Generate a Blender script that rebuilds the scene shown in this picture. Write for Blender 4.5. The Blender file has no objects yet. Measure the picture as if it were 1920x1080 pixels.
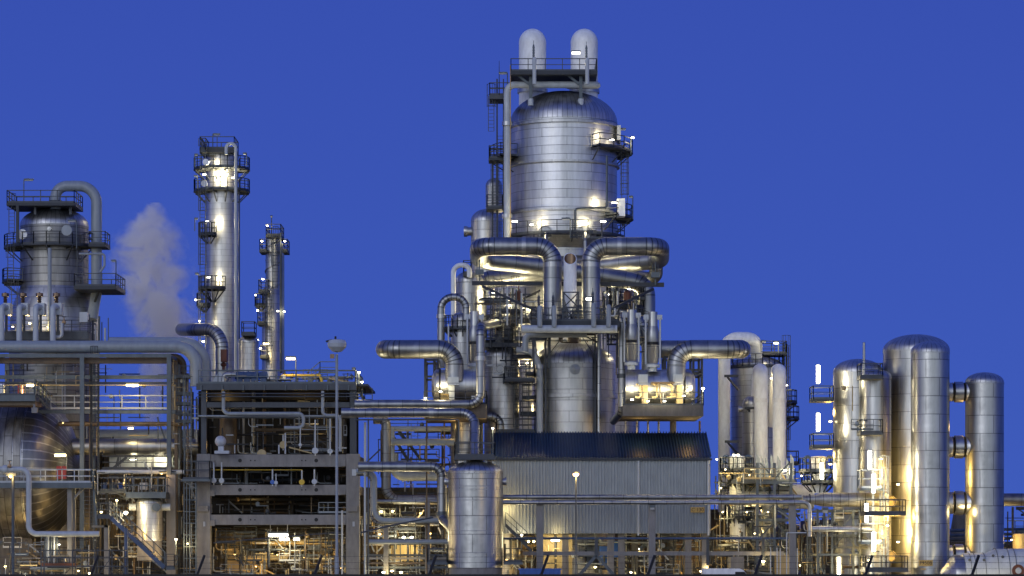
import bpy, math, random
from mathutils import Vector, Matrix
rnd = random.Random(7)
PI = math.pi
C = bpy.context.scene.collection
S, D, HZ, CX, CAMZ = 0.045, 240.0, 1010.0, 960.0, 5.0

def mp(Y): return S * (D + Y) / D                      # metres per photo pixel at depth Y
def P(x, y, Y=0.0):
    m = mp(Y); return Vector(((x - CX) * m, Y, CAMZ + (HZ - y) * m))

# ------------------------------------------------------------------ materials
def nmat(name):
    m = bpy.data.materials.new(name); m.use_nodes = True
    nt = m.node_tree; nt.nodes.clear()
    o = nt.nodes.new('ShaderNodeOutputMaterial'); b = nt.nodes.new('ShaderNodeBsdfPrincipled')
    nt.links.new(b.outputs[0], o.inputs[0])
    return m, nt, b
def nd(nt, t, **k):
    n = nt.nodes.new(t)
    for a, v in k.items():
        if a in n.inputs: n.inputs[a].default_value = v
        else: setattr(n, a, v)
    return n
def mth(nt, op, a, b=None, c=None):
    n = nt.nodes.new('ShaderNodeMath'); n.operation = op
    for i, v in enumerate((a, b, c)):
        if v is None: continue
        if isinstance(v, (int, float)): n.inputs[i].default_value = v
        else: nt.links.new(v, n.inputs[i])
    return n.outputs[0]

def metal(name, col=(.54, .55, .55), bw=2.4, rh=.95, rough=.4, mortar=.022, var=.09, dark=.4, bump=.38, metallic=.92, dirt=.35, squash=1):
    m, nt, b = nmat(name)
    uv = nd(nt, 'ShaderNodeTexCoord')
    br = nd(nt, 'ShaderNodeTexBrick', offset=.5)
    br.inputs['Scale'].default_value = 1
    br.inputs['Color1'].default_value = (1, 1, 1, 1)
    br.inputs['Color2'].default_value = (1 - var * 2, 1 - var * 2, 1 - var * 2, 1)
    br.inputs['Mortar'].default_value = (dark, dark, dark, 1)
    br.inputs['Mortar Size'].default_value = mortar
    br.inputs['Mortar Smooth'].default_value = .3
    br.inputs['Bias'].default_value = -.2
    br.inputs['Brick Width'].default_value = bw
    br.inputs['Row Height'].default_value = rh
    nt.links.new(uv.outputs['UV'], br.inputs['Vector'])
    # soft streaks and stains
    mpn = nd(nt, 'ShaderNodeMapping'); mpn.inputs['Scale'].default_value = (1.6, 1.6, .25)
    nt.links.new(uv.outputs['Object'], mpn.inputs['Vector'])
    no = nd(nt, 'ShaderNodeTexNoise', Scale=1.1, Detail=5.0, Roughness=.6)
    nt.links.new(mpn.outputs[0], no.inputs['Vector'])
    mr = nd(nt, 'ShaderNodeMapRange'); nt.links.new(no.outputs['Fac'], mr.inputs['Value'])
    mr.inputs['From Min'].default_value = .3; mr.inputs['From Max'].default_value = .75
    mr.inputs['To Min'].default_value = 1 - dirt; mr.inputs['To Max'].default_value = 1.05
    mx = nd(nt, 'ShaderNodeMix', data_type='RGBA', blend_type='MULTIPLY'); mx.inputs[0].default_value = 1
    mx.inputs[6].default_value = (*col, 1); nt.links.new(br.outputs['Color'], mx.inputs[7])
    mx2 = nd(nt, 'ShaderNodeMix', data_type='RGBA', blend_type='MULTIPLY'); mx2.inputs[0].default_value = 1
    nt.links.new(mx.outputs[2], mx2.inputs[6]); nt.links.new(mr.outputs[0], mx2.inputs[7])
    nt.links.new(mx2.outputs[2], b.inputs['Base Color'])
    b.inputs['Metallic'].default_value = metallic
    rr = mth(nt, 'MULTIPLY_ADD', no.outputs['Fac'], .28, rough - .12)
    nt.links.new(rr, b.inputs['Roughness'])
    # wavy sheet + raised seams
    n2 = nd(nt, 'ShaderNodeTexNoise', Scale=.9, Detail=2.0); nt.links.new(uv.outputs['UV'], n2.inputs['Vector'])
    sep = nd(nt, 'ShaderNodeSeparateColor'); nt.links.new(br.outputs['Color'], sep.inputs[0])
    hgt = mth(nt, 'ADD', mth(nt, 'MULTIPLY', n2.outputs['Fac'], .06), mth(nt, 'MULTIPLY', sep.outputs[0], .03))
    bp = nd(nt, 'ShaderNodeBump', Strength=bump, Distance=1.0); nt.links.new(hgt, bp.inputs['Height'])
    nt.links.new(bp.outputs[0], b.inputs['Normal'])
    return m
def paint(name, col, rough=.5, metallic=0.0, var=.25, scale=1.5, spec=.5, rust=0.0):
    m, nt, b = nmat(name)
    tc = nd(nt, 'ShaderNodeTexCoord')
    mpn = nd(nt, 'ShaderNodeMapping'); mpn.inputs['Scale'].default_value = (1.5, 1.5, .5)
    nt.links.new(tc.outputs['Object'], mpn.inputs['Vector'])
    no = nd(nt, 'ShaderNodeTexNoise', Scale=scale, Detail=6.0, Roughness=.65); nt.links.new(mpn.outputs[0], no.inputs['Vector'])
    mr = nd(nt, 'ShaderNodeMapRange'); nt.links.new(no.outputs['Fac'], mr.inputs['Value'])
    mr.inputs['From Min'].default_value = .3; mr.inputs['From Max'].default_value = .7
    mr.inputs['To Min'].default_value = 1 - var; mr.inputs['To Max'].default_value = 1 + var * .3
    mx = nd(nt, 'ShaderNodeMix', data_type='RGBA', blend_type='MULTIPLY'); mx.inputs[0].default_value = 1
    mx.inputs[6].default_value = (*col, 1); nt.links.new(mr.outputs[0], mx.inputs[7])
    out = mx.outputs[2]
    if rust:
        n3 = nd(nt, 'ShaderNodeTexNoise', Scale=3.5, Detail=8.0, Roughness=.7); nt.links.new(mpn.outputs[0], n3.inputs['Vector'])
        r3 = nd(nt, 'ShaderNodeMapRange'); nt.links.new(n3.outputs['Fac'], r3.inputs['Value'])
        r3.inputs['From Min'].default_value = .58; r3.inputs['From Max'].default_value = .7; r3.inputs['To Max'].default_value = rust
        m3 = nd(nt, 'ShaderNodeMix', data_type='RGBA'); nt.links.new(r3.outputs[0], m3.inputs[0])
        nt.links.new(out, m3.inputs[6]); m3.inputs[7].default_value = (.13, .06, .03, 1); out = m3.outputs[2]
    nt.links.new(out, b.inputs['Base Color'])
    b.inputs['Roughness'].default_value = rough; b.inputs['Metallic'].default_value = metallic
    bp = nd(nt, 'ShaderNodeBump', Strength=.12, Distance=.05); nt.links.new(no.outputs['Fac'], bp.inputs['Height'])
    nt.links.new(bp.outputs[0], b.inputs['Normal'])
    return m
def emit(name, col, st):
    m, nt, b = nmat(name)
    b.inputs['Base Color'].default_value = (.8, .8, .8, 1)
    b.inputs['Emission Color'].default_value = (*col, 1); b.inputs['Emission Strength'].default_value = st
    return m

M = {
 'clad': metal('vessel_cladding'),
 'clad_big': metal('drum_cladding', col=(.70, .715, .73), bw=4.6, rh=.78, rough=.42, mortar=.02, dark=.3),
 'clad_fine': metal('column_cladding', col=(.70, .705, .70), bw=3.0, rh=.55, rough=.38, mortar=.012, dark=.45, var=.1),
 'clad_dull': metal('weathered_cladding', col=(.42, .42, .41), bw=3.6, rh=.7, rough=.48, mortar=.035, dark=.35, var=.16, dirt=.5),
 'clad_wide': metal('wide_panel_cladding', col=(.52, .53, .53), bw=2.3, rh=1.5, rough=.32, mortar=.03, dark=.4, var=.12),
 'gore': metal('dome_gore_cladding', col=(.56, .575, .6), bw=.45, rh=60, rough=.38, mortar=.03, dark=.42, var=.07),
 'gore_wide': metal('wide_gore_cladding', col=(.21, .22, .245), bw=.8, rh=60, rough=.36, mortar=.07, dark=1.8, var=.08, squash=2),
 'pipe': metal('pipe_cladding', col=(.37, .385, .40), bw=400, rh=2.0, rough=.38, mortar=.035, dark=.5, var=.08),
 'pipe_elbow': metal('pipe_elbow_cladding', col=(.37, .385, .40), bw=400, rh=2.0, rough=.36, mortar=.3, dark=.38, var=.1),
 'pipe_dark_elbow': metal('dull_pipe_elbow_cladding', col=(.28, .285, .29), bw=400, rh=2.0, rough=.42, mortar=.3, dark=.4, var=.1),
 'pipe_dark': metal('dull_pipe_cladding', col=(.28, .285, .29), bw=400, rh=2.0, rough=.44, mortar=.035, dark=.5, var=.08),
 'galv': paint('galvanised_steel', (.10, .12, .14), rough=.45, metallic=.55, var=.3),
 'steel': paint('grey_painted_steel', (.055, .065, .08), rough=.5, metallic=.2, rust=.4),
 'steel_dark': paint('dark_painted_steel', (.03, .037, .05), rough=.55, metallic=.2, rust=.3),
 'steel_blue': paint('blue_painted_steel', (.05, .09, .19), rough=.45, var=.3),
 'grey_pipe': paint('grey_painted_pipe', (.27, .31, .35), rough=.4, var=.2),
 'light_pipe': paint('pale_painted_pipe', (.46, .50, .53), rough=.4, var=.2),
 'white': paint('white_paint', (.80, .83, .85), rough=.45, var=.22, rust=.15),
 'white_flaky': paint('weathered_white_paint', (.83, .87, .90), rough=.5, var=.2, scale=2.2),
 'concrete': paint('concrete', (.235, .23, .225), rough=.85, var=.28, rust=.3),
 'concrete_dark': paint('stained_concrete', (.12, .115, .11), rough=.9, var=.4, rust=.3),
 'rust': paint('rusty_brown_paint', (.14, .05, .03), rough=.7, var=.4),
 'brown': paint('brown_ducting', (.12, .085, .05), rough=.5, var=.4),
 'ochre': paint('ochre_cladding', (.085, .07, .045), rough=.5, var=.35),
 'black': paint('black_rubber_and_shade', (.007, .007, .008), rough=.6, var=.2),  # near black, also the colour of the sheets that paint interior shade
 'red': paint('red_paint', (.62, .06, .03), rough=.45, var=.2),
 'orange': paint('orange_paint', (.6, .17, .03), rough=.5, var=.3),
 'yellow': paint('yellow_paint', (.62, .42, .04), rough=.5, var=.2),
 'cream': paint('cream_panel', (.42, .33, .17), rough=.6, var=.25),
 'blue': paint('bright_blue_paint', (.03, .11, .42), rough=.4, var=.2),
 'roof': paint('dark_blue_roof_sheet', (.017, .055, .155), rough=.5, metallic=0, var=.2),
 'sheet': paint('corrugated_sheet', (.33, .36, .385), rough=.42, metallic=.35, var=.18),
 'sign': paint('sign_gold', (.55, .36, .10), rough=.5, var=.1),
 'bronze': paint('bronze_spring', (.25, .17, .11), rough=.4, metallic=.7, var=.3),
 'sphere': paint('pale_blue_grey_paint', (.42, .46, .52), rough=.35, var=.2),
 'lit_warm': emit('warm_lamp_glass', (1, .78, .38), 14),
 'lit_white': emit('white_lamp_tube', (1, .93, .74), 16),
 'lit_sodium': emit('sodium_lamp_glass', (1, .50, .14), 4),
 'unlit': paint('unlit_lamp_glass', (.5, .52, .55), rough=.2, var=.05),
}

# ------------------------------------------------------------------ mesh builder
class MB:
    def __init__(s): s.v = []; s.f = []; s.uv = []; s.el = set()
    def add(s, vs, fs, uvs=None):
        b = len(s.v); s.v += [tuple(v) for v in vs]
        for k, f in enumerate(fs):
            s.f.append([b + i for i in f])
            s.uv.append(uvs[k] if uvs else [(vs[i][0], vs[i][2]) for i in f])
        return s
    def box(s, c, sz, R=None):
        h = [a / 2 for a in sz]; c = Vector(c); vs = []
        for x in (-1, 1):
            for y in (-1, 1):
                for z in (-1, 1):
                    v = Vector((x * h[0], y * h[1], z * h[2]))
                    vs.append((R @ v if R else v) + c)
        return s.add(vs, [(0, 1, 3, 2), (4, 6, 7, 5), (0, 4, 5, 1), (2, 3, 7, 6), (0, 2, 6, 4), (1, 5, 7, 3)])
    def pbox(s, x0, y0, x1, y1, Y0, Y1):               # box given by its face in photo coordinates and its depth range
        a, b = P(x0, y1, Y0), P(x1, y0, Y0)
        return s.box(((a.x + b.x) / 2, (Y0 + Y1) / 2, (a.z + b.z) / 2), (abs(b.x - a.x), abs(Y1 - Y0), abs(b.z - a.z)))
    def beam(s, p, q, w=.1, h=None):
        h = h or w; p = Vector(p); q = Vector(q); d = q - p; L = d.length
        if L < 1e-5: return s
        z = d.normalized(); up = Vector((0, 0, 1)) if abs(z.z) < .95 else Vector((0, 1, 0))
        x = up.cross(z).normalized(); y = z.cross(x)
        R = Matrix((x, y, z)).transposed()
        return s.box((p + q) / 2, (w, h, L), R)
    def tube(s, pts, r, seg=10, bend=0.0, cap=True, vs=6.0, nb=11):
        pts = [Vector(p) for p in pts]; path = []; fac = []
        for i, p in enumerate(pts):
            if bend and 0 < i < len(pts) - 1:
                a = (pts[i - 1] - p); b = (pts[i + 1] - p)
                la, lb = a.length, b.length; a.normalize(); b.normalize()
                ang = a.angle(b)
                if ang > PI - .02: path.append(p); fac.append(1); continue
                t = min(bend / math.tan(ang / 2), la * .499, lb * .499); rr = t * math.tan(ang / 2)
                c = p + (a + b).normalized() * (rr / math.sin(ang / 2))
                s0 = p + a * t - c; s1 = p + b * t - c; tot = s0.angle(s1)
                n = max(3, int(nb * tot / (PI / 2)) + 1); ax = s0.cross(s1).normalized()
                for k in range(n + 1):
                    path.append(c + Matrix.Rotation(tot * k / n, 3, ax) @ s0); fac.append(1 if k == 0 else vs)
            else: path.append(p); fac.append(1)
        n = len(path); T = []
        for i in range(n):
            d = path[min(i + 1, n - 1)] - path[max(i - 1, 0)]; T.append(d.normalized())
        up = Vector((0, 0, 1)) if abs(T[0].z) < .9 else Vector((0, 1, 0))
        x = up.cross(T[0]).normalized(); vs_ = []; L = 0; Ls = []
        rl = r if isinstance(r, (list, tuple)) else [r] * n
        for i in range(n):
            if i:
                x = (x - T[i] * x.dot(T[i])).normalized(); L += (path[i] - path[i - 1]).length * fac[i]
            y = T[i].cross(x); Ls.append(L)
            for k in range(seg):
                a = 2 * PI * k / seg; vs_.append(path[i] + x * (math.cos(a) * rl[i]) + y * (math.sin(a) * rl[i]))
        fs = []; uvs = []; q = 2 * PI * rl[0] / seg; f0 = len(s.f)
        for i in range(1, n):
            if fac[i] > 1: s.el.update(range(f0 + (i - 1) * seg, f0 + i * seg))
        for i in range(n - 1):
            for k in range(seg):
                k2 = (k + 1) % seg
                fs.append((i * seg + k, i * seg + k2, (i + 1) * seg + k2, (i + 1) * seg + k))
                uvs.append([(k * q, Ls[i]), ((k + 1) * q, Ls[i]), ((k + 1) * q, Ls[i + 1]), (k * q, Ls[i + 1])])
        if cap:
            fs.append(tuple(range(seg))[::-1]); uvs.append([(0.3, 0.3)] * seg)
            fs.append(tuple((n - 1) * seg + k for k in range(seg))); uvs.append([(0.3, Ls[-1])] * seg)
        return s.add(vs_, fs, uvs)
    def lathe(s, prof, c, seg=48, axis='Z', a0=0, a1=2 * PI):
        c = Vector(c); n = len(prof); full = abs(a1 - a0 - 2 * PI) < 1e-6; ns = seg if full else seg + 1
        R = Matrix.Identity(3)
        if axis == 'X': R = Matrix.Rotation(PI / 2, 3, 'Y')
        if axis == '-X': R = Matrix.Rotation(-PI / 2, 3, 'Y')
        if axis == '-Y': R = Matrix.Rotation(PI / 2, 3, 'X')
        rm = max(p[0] for p in prof); vs = []; L = [0]
        for i in range(1, n): L.append(L[-1] + math.hypot(prof[i][0] - prof[i - 1][0], prof[i][1] - prof[i - 1][1]))
        for r, z in prof:
            for k in range(ns):
                a = a0 + (a1 - a0) * k / seg
                vs.append(c + R @ Vector((r * math.cos(a), r * math.sin(a), z)))
        fs = []; uvs = []
        for i in range(n - 1):
            for k in range(seg):
                k2 = (k + 1) % ns; u0 = rm * (a1 - a0) * k / seg; u1 = rm * (a1 - a0) * (k + 1) / seg
                if prof[i][0] < 1e-6 and prof[i + 1][0] < 1e-6: continue
                fs.append((i * ns + k, i * ns + k2, (i + 1) * ns + k2, (i + 1) * ns + k))
                uvs.append([(u0, L[i]), (u1, L[i]), (u1, L[i + 1]), (u0, L[i + 1])])
        return s.add(vs, fs, uvs)
    def rail(s, pts, h=1.1, sp=1.4, t=.07, kick=True, closed=False):
        pts = [Vector(p) for p in pts]; Z = Vector((0, 0, 1))
        if closed: pts.append(pts[0])
        for a, b in zip(pts, pts[1:]):
            s.beam(a + Z * h, b + Z * h, t); s.beam(a + Z * h * .52, b + Z * h * .52, t * .8)
            if kick: s.beam(a + Z * .08, b + Z * .08, .02, .16)
            n = max(1, round((b - a).length / sp))
            for k in range(n + 1):
                q = a.lerp(b, k / n); s.beam(q, q + Z * h, t)
        return s
    def ladder(s, x, z0, z1, Y, cage=True, w=.5, d=-1, ax='x'):
        o = (lambda a, b, z: Vector((x + a, Y + b, z))) if ax == 'x' else (lambda a, b, z: Vector((x + b, Y + a, z)))
        for e in (-w / 2, w / 2): s.beam(o(e, 0, z0), o(e, 0, z1), .06)
        n = int((z1 - z0) / .32)
        for k in range(n): s.beam(o(-w / 2, 0, z0 + k * .32), o(w / 2, 0, z0 + k * .32), .035)
        if cage:
            zz = z0 + 2.2; R = .38; top = z1 + 1.0
            if zz < top:
                A = [PI * k / 5 for k in range(6)]
                pt = lambda a, z: o(R * math.cos(a), d * (.1 + .7 * math.sin(a)), z)
                for a in A[0:6]: s.beam(pt(a, zz), pt(a, top), .035)
                m = max(1, int((top - zz) / .9))
                for k in range(m + 1):
                    z = zz + (top - zz) * k / m
                    for a, b in zip(A, A[1:]): s.beam(pt(a, z), pt(b, z), .04)
        return s
    def build(s, name, mat, parent=None, org=None, smooth=30, label=None):
        if org is None: org = parent['_o'] if parent is not None else (0, 0, 0)
        org = Vector(org)
        me = bpy.data.meshes.new(name); me.from_pydata([Vector(v) - org for v in s.v], [], s.f)
        ul = me.uv_layers.new(name='UVMap'); flat = []
        for u in s.uv:
            for a in u: flat += [a[0], a[1]]
        ul.data.foreach_set('uv', flat)
        me.materials.append(M[mat] if isinstance(mat, str) else mat)
        if mat in ('pipe', 'pipe_dark') and s.el:
            me.materials.append(M[mat + '_elbow'])
            me.polygons.foreach_set('material_index', [int(i in s.el) for i in range(len(s.f))])
        me.polygons.foreach_set('use_smooth', [True] * len(me.polygons)); me.update()
        me.set_sharp_from_angle(angle=math.radians(smooth))
        o = bpy.data.objects.new(name, me); C.objects.link(o)
        if parent is not None: o.parent = parent; o['_o'] = list(org)
        else: o.location = org; o['_o'] = list(org)
        if label: o['label'] = label
        return o

def thing(name, label, cat, org, group=None):
    o = bpy.data.objects.new(name, None); C.objects.link(o); o.location = org; o.empty_display_size = .3
    o['label'] = label; o['category'] = cat; o['_o'] = list(org)
    if group: o['group'] = group
    return o
def solo(name, label, cat, mb, mat, group=None, kind=None, smooth=30):
    xs = [v[0] for v in mb.v]; ys = [v[1] for v in mb.v]; zs = [v[2] for v in mb.v]
    o = mb.build(name, mat, None, ((min(xs) + max(xs)) / 2, (min(ys) + max(ys)) / 2, min(zs)), smooth)
    if kind: o['kind'] = kind
    else: o['label'] = label; o['category'] = cat
    if group: o['group'] = group
    return o

# ------------------------------------------------------------------ component kit
def dome_prof(R, zs, zt, n=10):
    return [(R * math.cos(PI / 2 * k / n), zs + (zt - zs) * math.sin(PI / 2 * k / n)) for k in range(n)] + [(0.001, zt)]
def vessel(name, label, cat, x, hw, yt, ys, yb, Y, mat='clad', dome='gore', group=None, rings=(), seg=56, skirt=None):
    m = mp(Y); R = hw * m; b = P(x, yb if yb else HZ, Y)
    if not yb: b.z = 0
    zs, zt = P(x, ys, Y).z, P(x, yt, Y).z
    r = thing(name, label, cat, b, group)
    c = Vector((b.x, Y, 0))
    z0 = b.z
    if skirt:
        z0 = P(x, skirt, Y).z
        MB().lathe([(R * .97, b.z), (R * .97, z0)], c, seg).build('skirt', 'concrete', r)
    MB().lathe([(R * .2, z0), (R, z0), (R, zs)], c, seg).build('shell', mat, r)
    dm = MB().lathe([(R * 1.006, zs - .12), (R * 1.006, zs)] + dome_prof(R * 1.006, zs, zt), c, seg).build('dome', dome, r)
    for q in rings:
        z = P(x, q[0], Y).z; pr = q[1] * m; h = q[2] * m
        MB().lathe([(R, z - h), (R + pr, z - h), (R + pr, z), (R, z + .02)], c, seg).build('stiffening_ring', q[3] if len(q) > 3 else 'clad', r)
    return r
def arcplat(root, x, yd, Y, ri, ro, a0, a1, h=1.1, mat='steel_dark', rmat='steel', brk=True):
    m = mp(Y); z = P(x, yd, Y).z; c = Vector((P(x, 0, Y).x, Y, 0)); ri *= m; ro *= m
    A0, A1 = math.radians(a0), math.radians(a1); n = max(3, int(abs(a1 - a0) / 14))
    mb = MB()
    mb.lathe([(ri, z - .12), (ro, z - .12), (ro, z), (ri, z), (ri, z - .12)], c, n, a0=A0, a1=A1)
    pts = []
    for k in range(n + 1):
        a = A0 + (A1 - A0) * k / n; d = Vector((math.cos(a), math.sin(a), 0)); pts.append(c + d * (ro - .06) + Vector((0, 0, z)))
        if k % 2 == 0 and brk:
            mb.beam(c + d * (ro - .1) + Vector((0, 0, z - .2)), c + d * (ri + .02) + Vector((0, 0, z - .2)), .12, .16)
            mb.beam(c + d * (ro - .2) + Vector((0, 0, z - .2)), c + d * (ri + .02) + Vector((0, 0, z - min(1.3, ro - ri))), .09)
    pl = mb.build('platform', mat, root)
    if abs(a1 - a0) < 359:
        d0 = Vector((math.cos(A0), math.sin(A0), 0)); d1 = Vector((math.cos(A1), math.sin(A1), 0)); Z = Vector((0, 0, z))
        pts = [c + d0 * (ri + .1) + Z] + pts + [c + d1 * (ri + .1) + Z]
    MB().rail(pts, h, 1.3).build('railing', rmat, pl)
    return pl
def rectplat(root, x0, x1, yd, Y0, Y1, h=1.1, th=.2, mat='steel', rmat='steel', sides='fblr', name='platform'):
    z = P(0, yd, Y0).z; a = P(x0, 0, Y0).x; b = P(x1, 0, Y0).x
    pl = MB().box(((a + b) / 2, (Y0 + Y1) / 2, z - th / 2), (b - a, Y1 - Y0, th)).build(name, mat, root)
    r = MB(); e = .05
    q = {'f': ((a + e, Y0 + e), (b - e, Y0 + e)), 'b': ((a + e, Y1 - e), (b - e, Y1 - e)), 'l': ((a + e, Y0 + e), (a + e, Y1 - e)), 'r': ((b - e, Y0 + e), (b - e, Y1 - e))}
    for sd in sides:
        (u, v), (w, t) = q[sd]; r.rail([(u, v, z), (w, t, z)], h, 1.4)
    r.build('railing', rmat, pl)
    return pl
def ladder(root, x, y0, y1, Y, cage=True, mat='steel', d=-1, name='ladder'):
    a = P(x, y0, Y); b = P(x, y1, Y)
    return MB().ladder(a.x, min(a.z, b.z), max(a.z, b.z), Y, cage, d=d).build(name, mat, root)
def noz(root, x, y, Y, r, L=.5, mat='clad', cone=False, name='manhole', d='-Y'):
    m = mp(Y); c = P(x, y, Y); r *= m
    pr = [(r * .8, 0), (r * .8, L * .6), (r, L * .6), (r, L)] + ([(r * .5, L + r * .35), (.001, L + r * .7)] if cone else [(r * .98, L + .02), (.001, L + .03)])
    return MB().lathe(pr, c, 24, axis=d).build(name, mat, root)
def PP(pts): return [P(*p) for p in pts]
def pipe(label, pts, rpx, mat='pipe', bend=2.0, name='pipe', group=None, cat='pipe', seg=20, fl=(), caps=True):
    r = rpx * mp(pts[0][2]); mb = MB().tube(PP(pts), r, seg, bend * r, cap=caps)
    if not fl: return solo(name, label, cat, mb, mat, group)
    a = P(*pts[0]); o = thing(name, label, cat, (a.x, a.y, a.z), group)
    mb.build('pipe_run', mat, o)
    for f in fl:                                        # flange: point, axis
        q = P(*f[0]); h = .18; k = (f[2] if len(f) > 2 else 1.25) * r
        MB().lathe([(r * .9, -h), (k, -h), (k, h), (r * .9, h)], q, 20, axis=f[1]).build('flange', f[3] if len(f) > 3 else 'clad', o)
    return o
def light(x, y, Y, power, col=(1, .8, .5), parent=None, r=.3):
    L = bpy.data.lights.new('point_light', 'POINT'); L.energy = power * (LP if parent is None else 1); L.color = col; L.shadow_soft_size = r
    o = bpy.data.objects.new('point_light', L); C.objects.link(o)  # with no parent it is an added light without a fitting
    p = P(x, y, Y)
    if parent is not None: o.parent = parent; o.location = p - Vector(parent['_o'])
    else: o.location = p
    return o
WARM = (1, .74, .30); WHITE = (1, .83, .47); SOD = (1, .60, .18)
LP = .5
def lamp(label, x, y, Y, L=14, vert=False, lit='lit_white', power=300, pole=None, group=None, off=(0, 0, -.5), w=.16, col=None, cat='lamp', name='floodlight'):
    """tube lamp fitting; pole = photo y of the pole foot"""
    c = P(x, y, Y); m = mp(Y); l = L * m; o = thing(name, label, cat, c, group)
    if vert:
        MB().tube([c - Vector((0, 0, l / 2)), c + Vector((0, 0, l / 2))], w * .75, 10).build('lamp_tube', lit, o)
        MB().box(c + Vector((0, w * 1.3, 0)), (w * 1.2, w * .8, l + .2)).build('housing', 'galv', o)
    else:
        MB().box(c + Vector((0, 0, w * .55)), (l + .1, w * 1.7, w * .6)).build('housing', 'galv', o)
        MB().tube([c - Vector((l / 2, 0, 0)), c + Vector((l / 2, 0, 0))], w * .5, 8).build('lamp_tube', lit, o)
    if pole:
        q = P(x, pole, Y); s = 1 if (x % 2) else -1
        MB().tube([q + Vector((s * l * .6, .1, 0)), Vector((c.x + s * l * .6, Y + .1, c.z + .12)), c + Vector((0, .1, .15))], .045, 6, .15).build('pole', 'galv', o)
    if lit != 'unlit' and power:
        li = light(x, y, Y, power * LP, col or (SOD if lit == 'lit_sodium' else WARM if lit == 'lit_warm' else WHITE), o)
        li.location = Vector(off) + Vector((0, -.3, 0))
    return o
def bulb(label, x, y, Y, r=3, lit='lit_white', power=200, pole=None, group=None, name='bulkhead_lamp', col=None, cat='lamp'):
    c = P(x, y, Y); R = r * mp(Y) * .85; o = thing(name, label, cat, c, group)
    pr = [(R * math.cos(a), R * .8 * math.sin(a)) for a in [(-PI / 2 + PI * k / 8) for k in range(9)]]
    pr[0] = (.001, pr[0][1]); pr[-1] = (.001, pr[-1][1])
    MB().lathe(pr, c, 12).build('lamp_glass', lit, o)
    MB().lathe([(.001, R * 1.0), (R * .7, R * .85), (R * 1.05, R * .3), (R * .8, R * .2)], c, 12).build('lamp_cap', 'galv', o)
    b = P(x, pole, Y) if pole else c + Vector((0, .5, -.4))
    MB().tube([b, Vector((c.x, b.y, c.z - R * .5))] if pole else [c + Vector((0, .6, R * .6)), c + Vector((0, 0, R * .9))], .05, 6).build('pole' if pole else 'bracket', 'galv', o)
    if power:
        li = light(x, y, Y, power * LP, col or (SOD if lit == 'lit_sodium' else WARM if lit == 'lit_warm' else WHITE), o); li.location = (0, -R - .25, -.1)
    return o
def valve(label, x, y, Y, s=5, mat='galv', group=None, wheel='steel_dark', stem=6):
    c = P(x, y, Y); m = mp(Y); r = s * m; o = thing('valve', label, 'valve', c - Vector((0, 0, r)), group)
    MB().lathe([(.001, -r), (r * .8, -r * .9), (r, 0), (r * .8, r * .9), (.001, r)], c, 12, axis='-Y').tube([c, c + Vector((0, 0, r + stem * m))], r * .25, 6).build('valve_body', mat, o)
    t = c + Vector((0, 0, r + stem * m)); w = MB()
    w.tube([t + Vector((math.cos(a) * r, math.sin(a) * r, 0)) for a in [2 * PI * k / 10 for k in range(11)]], .03, 5)
    w.beam(t - Vector((r, 0, 0)), t + Vector((r, 0, 0)), .04); w.beam(t - Vector((0, r, 0)), t + Vector((0, r, 0)), .04)
    w.build('handwheel', wheel, o); return o
def relief(label, x, ytop, ybot, Y, r=4, group=None, mat='light_pipe', spring='galv', name='relief_valve'):
    a = P(x, ybot, Y); m = mp(Y); R = r * m; o = thing(name, label, 'valve', a, group)
    yb = ybot + (ytop - ybot) * .62
    z1 = P(x, yb, Y).z; z2 = P(x, ytop, Y).z
    MB().lathe([(R * .9, 0), (R, .1), (R, z1 - a.z - R), (R * .8, z1 - a.z - R * .3), (R * .5, z1 - a.z)], a, 16).build('outlet_pipe', mat, o)
    b = Vector((a.x - R * .4, Y, z1)); H = (z2 - z1)
    pr = [(R * .5, -R * .5)]
    for k in range(9): pr += [(R * (.62 if k % 2 else .45), H * .75 * k / 9)]
    pr += [(R * .3, H * .76), (R * .12, H * .78), (R * .12, H), (.001, H)]
    MB().lathe(pr, b, 12).build('spring_bonnet', spring, o)
    return o
def textmesh(parent, s, x, y, Y, size, mat='black', yoff=-.03):
    cu = bpy.data.curves.new('t', 'FONT'); cu.body = s; cu.size = size; cu.align_x = 'CENTER'; cu.align_y = 'CENTER'; cu.extrude = .004
    t = bpy.data.objects.new('t', cu); C.objects.link(t); bpy.context.view_layer.update()
    me = bpy.data.meshes.new_from_object(t.evaluated_get(bpy.context.evaluated_depsgraph_get()))
    bpy.data.objects.remove(t); me.materials.clear(); me.materials.append(M[mat])
    o = bpy.data.objects.new('lettering', me); C.objects.link(o); o.parent = parent
    o.location = P(x, y, Y) + Vector((0, yoff, 0)) - Vector(parent['_o']); o.rotation_euler = (PI / 2, 0, 0)
    return o
def sign(label, text, x0, y0, x1, y1, Y, size, mat='sign'):
    c = P((x0 + x1) / 2, y1, Y); o = thing('sign', label, 'sign', c)
    MB().pbox(x0, y0, x1, y1, Y, Y + .05).build('sign_plate', mat, o)
    if text: textmesh(o, text, (x0 + x1) / 2, (y0 + y1) / 2, Y, size, yoff=-.012)
    return o
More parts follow.
